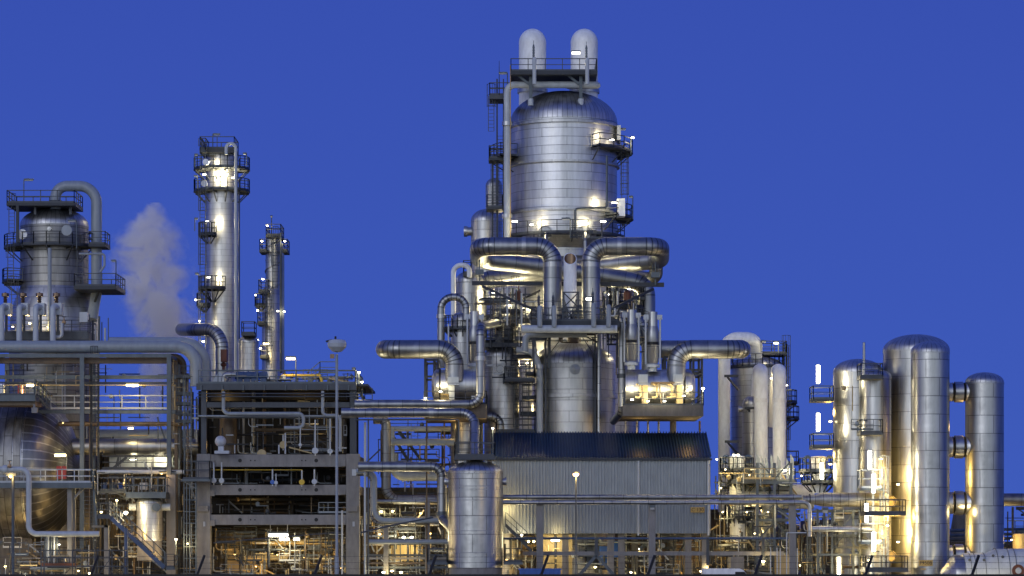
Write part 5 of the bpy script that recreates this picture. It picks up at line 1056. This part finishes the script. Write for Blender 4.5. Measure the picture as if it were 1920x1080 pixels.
# lamps below the frame
lamp('long glaring tube lamp hanging under the lowest concrete beam', 522, 1003, 1.2, 36, power=700, w=.3, off=(0, 0, -.6), col=(1, .75, .35)); lamp('second shorter tube lamp behind the long one', 533, 1010.5, 3, 18, power=350, w=.28, col=(1, .75, .35)); lamp('short round lamp right of the two tube lamps', 556, 1010.5, 3.4, 11, power=250, w=.28, col=(1, .75, .35))
hl = thing('lamp_hanger', 'pair of thin rods holding the long tube lamp under the concrete beam', 'hanger', P(522, 985, 1.2)); MB().tube(PP([(507, 984, 1.2), (507, 1001, 1.2)]), .035, 5).tube(PP([(539, 984, 1.2), (539, 1001, 1.2)]), .035, 5).build('rod', 'light_pipe', hl)
pipe('golden lit fat pipe with a U bend low inside the frame', [(460, 1046, 6), (538, 1046, 6), (538, 1030, 6), (520, 1030, 6)], 5, 'cream', 2)
pipe('long golden lit pipe behind the tube lamps', [(470, 1016, 7), (655, 1016, 7)], 4.5, 'cream')
pipe('thin slanting cable tray under the frame', [(400, 1018, -.3), (478, 1011, -.3), (640, 998, -.3)], 1.2, 'galv', seg=6)
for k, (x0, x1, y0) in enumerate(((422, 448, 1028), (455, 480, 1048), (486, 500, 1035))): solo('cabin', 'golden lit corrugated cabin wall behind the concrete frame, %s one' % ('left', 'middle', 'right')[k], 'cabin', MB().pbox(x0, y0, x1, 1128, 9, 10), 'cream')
for x, y, Y in ((440, 1040, 6), (480, 1062, 6), (520, 1040, 7), (570, 1045, 7), (610, 1050, 8), (640, 1065, 7)): bulb('sodium lamp deep under the concrete frame', x, y, Y, 1.7, 'lit_sodium', 160, group='sodium lamps under the concrete frame')
# equipment on the process deck
solo('vent_hood', 'pale pentagonal vent hood on the process deck', 'vent', prism(MB(), [(P(400, 0, 1).x, P(0, 719, 1).z), (P(421, 0, 1).x, P(0, 719, 1).z), (P(426, 0, 1).x, P(0, 708, 1).z), (P(410, 0, 1).x, P(0, 697, 1).z), (P(400, 0, 1).x, P(0, 712, 1).z)], 1, 3), 'light_pipe')
pipe('small silver bent pipe in front of the vent hood', [(419, 718, .6), (419, 702, .6), (442, 702, .6)], 4, 'clad', 1.8)
for k, px in enumerate((449, 463, 477, 494)): solo('motor', 'dark blue ribbed motor on the process deck, number %s from the left' % ('one', 'two', 'three', 'four')[k], 'motor', MB().lathe([(.001, -.4), (.28, -.38), (.34, -.3)] + [(.34 - .03 * (i % 2), -.3 + i * .06) for i in range(11)] + [(.34, .32), (.001, .4)], P(px, 704, 2), 20, axis='X').box(P(px, 713, 2), (.5, .4, .3)), 'steel_blue')
pipe('pipe painted yellow to look lamp-lit along the right of the process deck', [(528, 712, 3), (528, 704, 3), (600, 704, 3), (604, 716, 3)], 2.6, 'yellow', 1.5)  # the yellow stands in for light falling on the pipe
lamp('lit lamp on a hooked pole over the process deck', 545, 672, 2, 16, power=260, lit='lit_warm', pole=719, w=.22)
rr = random.Random(11)
for k in range(26):
    x = rr.uniform(430, 660); t = rr.random()
    if t < .45: valve('small valve with handwheel on the process deck', x, 713 - rr.uniform(0, 8), rr.uniform(3, 9), rr.uniform(2.2, 3.6), rr.choice(('steel', 'bronze', 'galv', 'steel_dark')), group='valves on the process deck', stem=4)
    elif t < .75: pipe('short upright pipe on the process deck', [(x, 719, 5), (x, 719 - rr.uniform(10, 26), 5)], rr.uniform(.8, 2), rr.choice(('steel', 'galv', 'brown', 'light_pipe')), group='short pipes on the process deck', seg=8)
    else: pipe('short level pipe on the process deck', [(x, 712, 4), (x + rr.uniform(14, 40), 712, 4)], rr.uniform(1, 2.5), rr.choice(('steel', 'galv', 'steel_dark')), group='short pipes on the process deck', seg=8)
st = thing('stairway', 'light steel stair with handrails on the right of the process deck', 'stairs', P(595, 719, 6)); MB().rail([P(578, 719, 6), P(600, 700, 6), P(632, 700, 6)], 1.0, 1.2).build('railing', 'galv', st); MB().beam(P(578, 719, 6), P(600, 700, 6), .2).build('stringer', 'galv', st)
lamp('small lamp on a short pole at the right end of the process deck', 663, 714 - 22, 4, 5, lit='unlit', pole=719)
for x, y, p_ in ((673, 698, 160), (679, 716, 160)): bulb('bright lamp on the slope right of the process deck, %s one' % ('upper' if y < 700 else 'lower'), x, y, 1, 2.8, 'lit_white', p_, pole=y + 35)
sp_ = thing('stair_flight', 'steel stair flight dropping from the right end of the process deck', 'stairs', P(690, 755, 5)); MB().rail([P(668, 719, 4), P(684, 752, 4), P(698, 752, 4)], 1.1, 1).build('railing', 'galv', sp_); MB().beam(P(668, 721, 4), P(684, 754, 4), .22).build('stringer', 'steel', sp_)
# ladder and small platform at left column
ll = thing('ladder', 'pale caged ladder with a small platform left of the concrete frame', 'ladder', P(362, 1134, -1)); MB().ladder(P(362, 0, -1).x, .2, P(0, 890, -1).z, -1, False, w=.6).build('ladder_rails', 'galv', ll)
for px in (345, 350, 355.5, 367): MB().beam(P(px, 900, -1.6), P(px, 1134, -1.6), .07).build('cage_bar', 'galv', ll)
for k in range(9): MB().beam(P(344, 915 + 22 * k, -1.6), P(369, 915 + 22 * k, -1.6), .06).build('cage_hoop', 'galv', ll)
rectplat(ll, 341, 394, 898, -2.2, -.3, mat='galv', h=1.5); MB().ladder(P(352, 0, 1).x, P(0, 890, 1).z, P(0, 728, 1).z, 1, True, w=.6).build('upper_ladder', 'galv', ll)
for k, (x, y0, y1) in enumerate(((347, 690, 890), (352, 700, 890), (338, 700, 860), (333, 690, 880), (361, 735, 880))): pipe('slim vertical pipe between the pipe bridge and the concrete frame', [(x, y0, 4 + k), (x, y1, 4 + k)], 1.2 + k % 3, ('galv', 'brown', 'steel', 'grey_pipe', 'steel_dark')[k], group='slim pipes left of the concrete frame', seg=8)
for y in (706, 738, 757, 775, 790): solo('small_platform', 'little steel landing between the pipe bridge and the concrete frame', 'platform', MB().pbox(330, y, 356, y + 2.5, 3, 5).rail(PP([(330, y, 3), (356, y, 3)]), .9, .8), 'steel', group='landings left of the concrete frame')
pipe('slim silver upright pipe near the foot of the mast', [(641.5, 957, -2), (641.5, 1130, -2)], 1.7, 'light_pipe', seg=10)

# small vessel, stairs at lower left
vs_ = vessel('domed_vessel', 'small shiny domed vessel glowing gold low at the left', 'vessel', 280.5, 24, 931, 942, 1050, 0, 'clad_fine', 'gore', skirt=1014); noz(vs_, 294, 951, -1, 8, .4, 'galv')
MB().lathe([(.3, 0), (.3, .7), (.001, .75)], P(304, 951, 0), 16, axis='X').build('nozzle', 'light_pipe', vs_); MB().lathe([(.3, 0), (.3, .6), (.001, .65)], P(256, 951, 0), 16, axis='-X').build('nozzle', 'light_pipe', vs_)
pm = thing('platform', 'railed steel platform above the small shiny vessel', 'platform', P(270, 930, 0)); rectplat(pm, 236, 311, 926, -1.5, 1.5, th=.35, name='deck', h=1.4, mat='galv'); rectplat(pm, 185, 236, 920, 0, 2, name='side_deck'); MB().rail([P(236, 926, -1.5), P(311, 926, -1.5)], 1.4, .7).build('railing', 'galv', pm)
for k, (x, w_) in enumerate(((190, 10), (205, 14), (222, 8), (240, 12), (262, 14), (285, 10))): solo('valve_skid', 'small blue or grey equipment box on the deck above the small vessel', 'equipment', MB().pbox(x, 905 + (k % 2) * 4, x + w_, 918, 2.5, 3.4), ('steel_blue', 'galv', 'blue', 'grey_pipe', 'light_pipe', 'steel')[k], group='equipment boxes above the small vessel')
sw = thing('stairway', 'long steel stairway slanting down to the right at the lower left', 'stairs', P(270, 1066, -3))
a_, b_ = P(208, 968, -3), P(311, 1064, -3)
for yy in (0, -1.0): MB().beam(a_ + Vector((0, yy, 0)), b_ + Vector((0, yy, 0)), .1, .34).build('stringer', 'steel_blue' if yy else 'steel', sw)
t_ = MB()
for k in range(22): q = a_.lerp(b_, k / 22); t_.box(q + Vector((0, -.5, .05)), (.26, .95, .04))
t_.build('treads', 'galv', sw); MB().rail([a_ + Vector((0, -1, .1)), b_ + Vector((0, -1, .1))], 1.2, 1.3, t=.075, kick=False).rail([a_, b_], 1.2, 1.3, t=.06, kick=False).build('railing', 'galv', sw)
rectplat(sw, 180, 208, 968, -4.2, -2, name='landing', mat='steel', sides='fb'); rectplat(sw, 311, 328, 1064, -4.2, -2, name='landing', mat='galv', sides='fr')
MB().pbox(195, 985, 203.5, 1134, -3.4, -3).pbox(172, 985, 203, 989, -3.4, -3).build('post', 'concrete', sw)
s2 = thing('stairway', 'steep steel stair ladder in front of the dark ladder shaft', 'stairs', P(172, 985, -4)); MB().ladder(P(168, 0, -4).x, P(0, 982, -4).z, P(0, 918, -4).z, -4, False, w=1.0).beam(P(181, 985, -4.2), P(173, 880, -4.2), .16).build('ladder_steps', 'galv', s2)
solo('blue_post', 'thick blue post standing in front of the long stairway', 'post', MB().tube(PP([(236.5, 1134, -6), (236.5, 991, -6)]), .16, 12), 'steel_blue')
for x, y, Y, p_, lt, ln in ((236, 961, -2, 500, 'lit_white', 4.5), (219, 938, -1, 150, 'lit_warm', 2.6), (190, 960, -3, 120, 'lit_warm', 2.6), (330, 1011, -3, 220, 'lit_white', 2.8), (352, 1019, -2, 90, 'lit_warm', 2), (303, 905 - 17, 1, 120, 'lit_sodium', 2), (111, 1021, -5, 90, 'lit_white', 2), (48, 1078, -6, 300, 'lit_white', 5), (168, 1075, -6, 160, 'lit_warm', 3), (147, 1070, -6, 60, 'lit_warm', 2), (10, 1062, 0, 260, 'lit_warm', 2.5), (30, 1040, 3, 120, 'lit_sodium', 2)):
    bulb('lit lamp among the stairs and pipes at the lower left', x, y, Y, ln, lt, p_ * 1.4, group='lamps low at the left', pole=(y + 55) if (x, y) in ((330, 1011), (219, 938)) else None)
for x, y, Y, p_ in ((250, 1000, -2, 300), (300, 1040, -2, 200), (110, 1040, 3, 300), (20, 1040, -3, 200), (210, 1060, 2, 350), (180, 1000, 3, 200), (240, 905, 4, 200), (150, 790, 3, 60)): light(x, y, Y, p_, SOD)

# ================================================================== background clutter (each run its own object)
rr = random.Random(21)
SM = {}
def clutter(x0, x1, y0, y1, Y0, Y1, n, tag_, label):
    for k in range(int(n * 1.3)):
        x = rr.uniform(x0, x1); Y = rr.uniform(Y0, Y1); y = rr.uniform(y0, y1 + 5); mt = rr.choice(('galv', 'light_pipe', 'grey_pipe', 'steel', 'steel_dark', 'cream')); q = SM.setdefault(mt, MB()); z_ = rr.random()
        if z_ < .4: q.tube([P(x, y, Y), P(x, y + rr.uniform(15, 70), Y)], rr.uniform(.5, 1.2) * mp(Y), 5)
        elif z_ < .75: q.tube([P(x, y, Y), P(min(x1, x + rr.uniform(12, 60)), y, Y)], rr.uniform(.4, 1.1) * mp(Y), 5)
        elif z_ < .88: q.tube([P(x, y, Y), P(x, y + 12, Y), P(min(x1, x + rr.uniform(8, 24)), y + 12, Y), P(min(x1, x + 24), y + 30, Y)], .9 * mp(Y), 5, .3)
        else: q.beam(P(x, y, Y), P(x + rr.choice((-1, 1)) * rr.uniform(8, 25), y + rr.uniform(12, 30), Y), .12)
    for k in range(n):
        x = rr.uniform(x0, x1); Y = rr.uniform(Y0, Y1); t = rr.random(); mt = rr.choice(('galv', 'steel', 'grey_pipe', 'ochre', 'steel', 'brown', 'steel_dark', 'steel_dark'))
        if t < .75:
            if t < .42: a, b, r = (x, rr.uniform(y0, (y0 + y1) / 2)), (x, rr.uniform((y0 + y1) / 2, y1 + 20)), rr.choice((.8, 1.2, 1.6, 2.2))
            else: y = rr.uniform(y0, y1); a, b, r = (x, y), (min(x1, x + rr.uniform(20, 90)), y), rr.choice((.8, 1.3, 2.2, 3))
            if r < 1.4 or k > n * .62: SM.setdefault(mt, MB()).tube([P(*a, Y), P(*b, Y)], r * mp(Y), 6)
            else: pipe(('upright pipe ' if t < .42 else 'level pipe ') + label, [(*a, Y), (*b, Y)], r, mt, group=('upright pipes ' if t < .42 else 'level pipes ') + tag_, seg=8)
        elif t < .88:
            y = rr.uniform(y0 + 10, y1); x2 = min(x1, x + rr.uniform(15, 40)); solo('small_platform', 'little railed platform ' + label, 'platform', MB().pbox(x, y, x2, y + 2, Y, Y + 1.5).rail(PP([(x, y, Y), (x2, y, Y)]), 1.0, .9), rr.choice(('steel', 'galv')), group='little platforms ' + tag_)
        else: valve('small handwheel valve ' + label, x, rr.uniform(y0 + 8, y1), Y, rr.uniform(1.6, 3), rr.choice(('galv', 'bronze', 'steel')), group='valves ' + tag_, stem=3)
def dense(x0, x1, y0, y1, Y0, Y1, n, mats=('galv', 'light_pipe', 'grey_pipe', 'steel', 'steel_dark', 'cream')):
    for k in range(n):
        x = rr.uniform(x0, x1); Y = rr.uniform(Y0, Y1); y = rr.uniform(y0, y1); q = SM.setdefault(rr.choice(mats), MB()); z_ = rr.random(); xe = min(x1, x + rr.uniform(10, 60)); ye = min(y1, y + rr.uniform(12, 60))
        if z_ < .36: q.tube([P(x, y, Y), P(x, ye, Y)], rr.uniform(.5, 1.5) * mp(Y), 6)
        elif z_ < .68: q.tube([P(x, y, Y), P(xe, y, Y)], rr.uniform(.5, 1.5) * mp(Y), 6)
        elif z_ < .80: q.tube([P(x, y, Y), P(x, ye, Y), P(xe, ye, Y)], rr.uniform(.6, 1.4) * mp(Y), 6, .3)
        elif z_ < .88: q.lathe([(.001, -.2), (.16, -.15), (.2, 0), (.16, .15), (.001, .2)], P(x, y, Y), 8).tube([P(x, y, Y), P(x, y - 5, Y)], .04, 5)
        elif z_ < .95: q.rail([P(x, min(y + 10, y1), Y), P(xe, min(y + 10, y1), Y)], .9, .8, t=.05)
        else: q.beam(P(x, y, Y), P(xe, ye, Y), .12)
dense(392, 650, 736, 850, 1.2, 9, 95); dense(392, 650, 878, 906, 1.3, 8, 40, ('steel', 'brown', 'grey_pipe')); dense(392, 650, 931, 962, 1.3, 8, 36, ('steel', 'brown', 'grey_pipe'))
dense(392, 650, 988, 1078, 1.5, 9, 110); dense(430, 662, 700, 718, 1, 9, 60); dense(322, 372, 665, 1078, 3, 11, 90); dense(182, 330, 860, 1078, 1, 12, 130)
dense(0, 150, 665, 742, 3, 8, 30); dense(155, 320, 683, 855, 4.5, 12, 36); dense(0, 180, 1015, 1078, -6, 6, 70); dense(676, 842, 940, 1078, 0, 12, 130); dense(735, 850, 790, 912, 5, 12, 34)
dense(945, 1330, 1003, 1078, 2, 11, 170); dense(1338, 1500, 870, 1078, 3, 12, 190); dense(1500, 1655, 955, 1078, -2, 10, 150); dense(1562, 1650, 700, 900, -3.4, -3, 8)
dense(900, 1005, 540, 720, 5.5, 9, 46, ('steel_dark', 'steel', 'galv', 'light_pipe')); dense(1130, 1215, 540, 660, 5.5, 9, 50, ('steel_dark', 'steel', 'galv', 'light_pipe')); dense(1048, 1120, 612, 642, 4, 7, 24, ('steel_dark', 'brown')); dense(995, 1160, 575, 602, -1, 4, 50, ('steel_dark', 'steel', 'galv')); dense(975, 1150, 430, 447, 11.8, 13, 24, ('steel_dark', 'steel'))
clutter(182, 320, 890, 1078, 3, 12, 46, 'behind the long stairway', 'behind the long stairway at lower left')
clutter(0, 180, 1005, 1078, -4, 3, 30, 'below the enormous drum', 'below the enormous drum')
clutter(396, 648, 990, 1078, 2, 10, 52, 'under the concrete frame', 'in the glow under the concrete frame')
clutter(690, 842, 945, 1078, 1, 10, 54, 'left of the front vessel', 'left of the front vessel')
clutter(700, 860, 800, 930, 8, 14, 24, 'above the low rack', 'in the gap left of the building')
clutter(945, 1335, 1003, 1078, 3, 12, 64, 'under the corrugated building', 'under the corrugated building')
clutter(1335, 1500, 945, 1078, 5, 14, 60, 'under the white ducts', 'in the steelwork under the white ducts')
clutter(1338, 1420, 865, 940, 9, 13, 22, 'beside the white column', 'beside the left white column')
clutter(1500, 1640, 950, 1078, 0, 10, 56, 'left of the ladder tower', 'left of the bright ladder tower')
clutter(1880, 1920, 950, 1030, 6, 14, 10, 'at the right edge', 'at the right edge')
clutter(880, 1030, 545, 640, 5, 9, 14, 'below the drum', 'in the lit steelwork below the drum')
clutter(1120, 1210, 545, 640, 6, 10, 16, 'right below the drum', 'right below the drum')
big = MB(); mats = []
for mt, mb_ in SM.items():
    big.add(mb_.v, mb_.f, mb_.uv); mats += [(mt, len(mb_.f))]
o = big.build('thin_pipework', mats[0][0]); o['kind'] = 'stuff'
for mt, n_ in mats[1:]: o.data.materials.append(M[mt])
idx = [i for i, (mt, n_) in enumerate(mats) for _ in range(n_)]; o.data.polygons.foreach_set('material_index', idx)
cw = thing('shade_backing', 'black sheet added to paint the shade at the back of the concrete frame', 'wall', P(521, 1134, 13.5)); MB().pbox(372, 733, 672, 990, 13.4, 13.7).build('backing_sheet', 'black', cw)  # near-black sheet added where the deep interior is only in shade
for (x0, x1, y0, Y, lb, mt) in ((672, 850, 914, 17, 'between the concrete frame and the front vessel', 'ochre'), (945, 1330, 997, 13, 'under the corrugated building', 'brown'), (1332, 1420, 955, 26, 'behind the white column', 'ochre'), (1420, 1496, 985, 26, 'behind the braced frame', 'ochre'), (1512, 1640, 975, 18, 'left of the ladder tower', 'ochre'), (184, 374, 853, 17, 'behind the long stairway', 'ochre'), (396, 650, 990, 16, 'under the concrete frame', 'ochre'), (-40, 180, 1018, 14, 'under the enormous drum', 'brown'), (1775, 1960, 1016, 20, 'behind the right-most columns', 'ochre')):
    o = thing('backdrop_hall', 'added dim ochre backdrop hall ' + lb, 'hall', (P((x0 + x1) / 2, 0, Y).x, Y, 0)); xa, xb = P(x0, 0, Y).x, P(x1, 0, Y).x; zt = P(0, y0, Y).z  # halls added to close gaps to the sky and catch a golden glow
    q = MB(); q.add(*corr((xa, Y, 0), (xb, Y, 0), max(4, int((xb - xa) / .45)), .09, (0, 0, zt))); q.box(((xa + xb) / 2, Y + 3, zt / 2), (xb - xa - .1, 5.6, zt - .1)); q.build('wall', mt, o, smooth=20)
    n_ = max(2, int((xb - xa) / 3.2)); q = MB()
    for k in range(n_ + 1): q.box((xa + (xb - xa) * k / n_, Y - .25, zt / 2), (.22, .22, zt))
    q2 = MB()
    for k in range(3): q2.box(((xa + xb) / 2, Y - .24, zt * (.35 + .3 * k)), (xb - xa, .14, .16))
    q.build('columns', 'steel', o); q2.build('beams', 'steel', o)
    for k in range(n_):
        if rr.random() < .5:
            xm = xa + (xb - xa) * (k + .5) / n_; MB().box((xm, Y - .16, 1.3), (1.6, .08, 2.6)).build('door', 'steel_dark', o)
        if rr.random() < .55:
            xm = xa + (xb - xa) * (k + .5) / n_; MB().box((xm, Y - .17, zt * .55), (1.3, .08, .5)).build('louvre', 'galv', o)
        if k % 2 == 0: light(CX + (xa + (xb - xa) * (k + .5) / n_) / mp(Y - 1.4), HZ + (CAMZ - zt * rr.uniform(.45, .8)) / mp(Y - 1.4), Y - 1.4, 110, SOD)  # added glow light in front of the hall, no fitting
frame('steel_frame', 'braced steel frame behind the fence left of the ladder tower', 'steel frame', (1533, 1560, 1600, 1612), 955, (958, 1004, 1040), -1, 5, .18, 'galv', braces=(((1548, 958, -1), (1575, 990, -1)), ((1600, 962, -1), (1578, 990, -1)), ((1560, 1030, -1), (1585, 1000, -1)), ((1612, 1035, -1), (1585, 1000, -1))))
for k, (x, w_) in enumerate(((700, 40), (560, 60), (430, 50), (960, 60), (1090, 80), (1220, 70), (1400, 60), (1520, 80), (230, 80), (60, 90), (1890, 60), (800, 60), (1300, 50))):
    o = thing('far_shed', 'low dim industrial shed on the horizon behind the pipework', 'shed', (P(x, 0, 70).x, 70, 0), 'sheds far behind the plant')
    h_ = 3.5 + (k * 37 % 5) * .5; W_ = w_ * mp(70); xc = P(x + w_ / 2, 0, 70).x
    MB().box((xc, 74, h_ / 2), (W_, 8, h_)).build('wall', 'concrete_dark', o); MB().add([(xc - W_ / 2, 69.8, h_), (xc + W_ / 2, 69.8, h_), (xc + W_ / 2, 78.2, h_), (xc - W_ / 2, 78.2, h_), (xc - W_ / 2, 74, h_ + 1), (xc + W_ / 2, 74, h_ + 1)], [(0, 1, 5, 4), (2, 3, 4, 5), (0, 4, 3), (1, 2, 5)]).build('roof', 'steel_dark', o)
for k in range(16):
    x = 40 + k * 122 + (k * 53) % 40; bulb('distant sodium lamp low behind the pipework', x, 1035 + (k * 17) % 30, 16 + (k * 7) % 10, 1.8, 'lit_sodium', 420, group='distant sodium lamps')

# ================================================================== steam
def steam():
    ks = [(800, 284, 20), (740, 284, 27), (700, 284, 33), (660, 296, 48), (620, 310, 64), (580, 300, 70), (540, 290, 66), (500, 284, 74), (465, 282, 70), (435, 280, 56), (408, 284, 36), (380, 290, 14)]
    Y = 38.0; vs = []; fs = []; seg = 28; m = mp(Y); rs = random.Random(5)
    for i, (y, x, r) in enumerate(ks):
        c = P(x, y, Y)
        for k in range(seg):
            a = 2 * PI * k / seg; q = r * m * 1.42
            vs.append(c + Vector((q * math.cos(a), q * .75 * math.sin(a), 0)))
    for i in range(len(ks) - 1):
        for k in range(seg): fs.append((i * seg + k, (i + 1) * seg + k, (i + 1) * seg + (k + 1) % seg, i * seg + (k + 1) % seg)[::-1])
    fs.append(tuple(range(seg))[::-1]); fs.append(tuple((len(ks) - 1) * seg + k for k in range(seg)))
    mat = bpy.data.materials.new('steam'); mat.use_nodes = True; nt = mat.node_tree; nt.nodes.clear()
    out = nt.nodes.new('ShaderNodeOutputMaterial'); pv = nt.nodes.new('ShaderNodeVolumePrincipled'); nt.links.new(pv.outputs[0], out.inputs[1])
    pv.inputs['Color'].default_value = (.985, .985, 1, 1); pv.inputs['Anisotropy'].default_value = -.1
    gm = nt.nodes.new('ShaderNodeNewGeometry'); sp = nd(nt, 'ShaderNodeSeparateXYZ'); nt.links.new(gm.outputs['Position'], sp.inputs[0])
    zz = [P(0, y, Y).z for y, _, _ in ks]; z0, z1 = zz[0], zz[-1]
    f = nd(nt, 'ShaderNodeMapRange'); nt.links.new(sp.outputs[2], f.inputs[0]); f.inputs[1].default_value = z0; f.inputs[2].default_value = z1
    xs = [P(x, 0, Y).x for _, x, _ in ks]; xmin, xmax = min(xs) - 1, max(xs) + 1; rmax = 80 * m
    def curve(vals):
        n = nt.nodes.new('ShaderNodeFloatCurve'); cv = n.mapping.curves[0]
        pts = [((z - z0) / (z1 - z0), v) for z, v in zip(zz, vals)]
        cv.points[0].location = pts[0]; cv.points[1].location = pts[-1]
        for p in pts[1:-1]: cv.points.new(*p)
        n.mapping.update(); nt.links.new(f.outputs[0], n.inputs['Value']); return n.outputs[0]
    cxn = mth(nt, 'MULTIPLY_ADD', curve([(x - xmin) / (xmax - xmin) for x in xs]), xmax - xmin, xmin)
    rn = mth(nt, 'MULTIPLY', curve([r * m / rmax for _, _, r in ks]), rmax * 1.22)
    dx = mth(nt, 'DIVIDE', mth(nt, 'SUBTRACT', sp.outputs[0], cxn), rn); dy = mth(nt, 'DIVIDE', mth(nt, 'SUBTRACT', sp.outputs[1], Y), mth(nt, 'MULTIPLY', rn, .75))
    d = mth(nt, 'SQRT', mth(nt, 'ADD', mth(nt, 'MULTIPLY', dx, dx), mth(nt, 'MULTIPLY', dy, dy)))
    no = nd(nt, 'ShaderNodeTexNoise', Scale=.42, Detail=6.0, Roughness=.6, Distortion=.8); nt.links.new(gm.outputs['Position'], no.inputs['Vector'])
    v = mth(nt, 'ADD', mth(nt, 'SUBTRACT', 1.0, d), mth(nt, 'MULTIPLY', mth(nt, 'SUBTRACT', no.outputs['Fac'], .5), 4.2))
    fade = nd(nt, 'ShaderNodeMapRange', interpolation_type='SMOOTHSTEP'); nt.links.new(v, fade.inputs[0]); fade.inputs[1].default_value = .05; fade.inputs[2].default_value = 1.5
    edge = nd(nt, 'ShaderNodeMapRange', interpolation_type='SMOOTHSTEP'); nt.links.new(d, edge.inputs[0]); edge.inputs[1].default_value = 1.1; edge.inputs[2].default_value = .3
    nt.links.new(mth(nt, 'MULTIPLY', mth(nt, 'MULTIPLY', fade.outputs[0], edge.outputs[0]), 2.8), pv.inputs['Density'])
    o = MB().add(vs, fs).build('steam', mat, None, P(285, 800, Y)); o['kind'] = 'stuff'
    return o
steam()
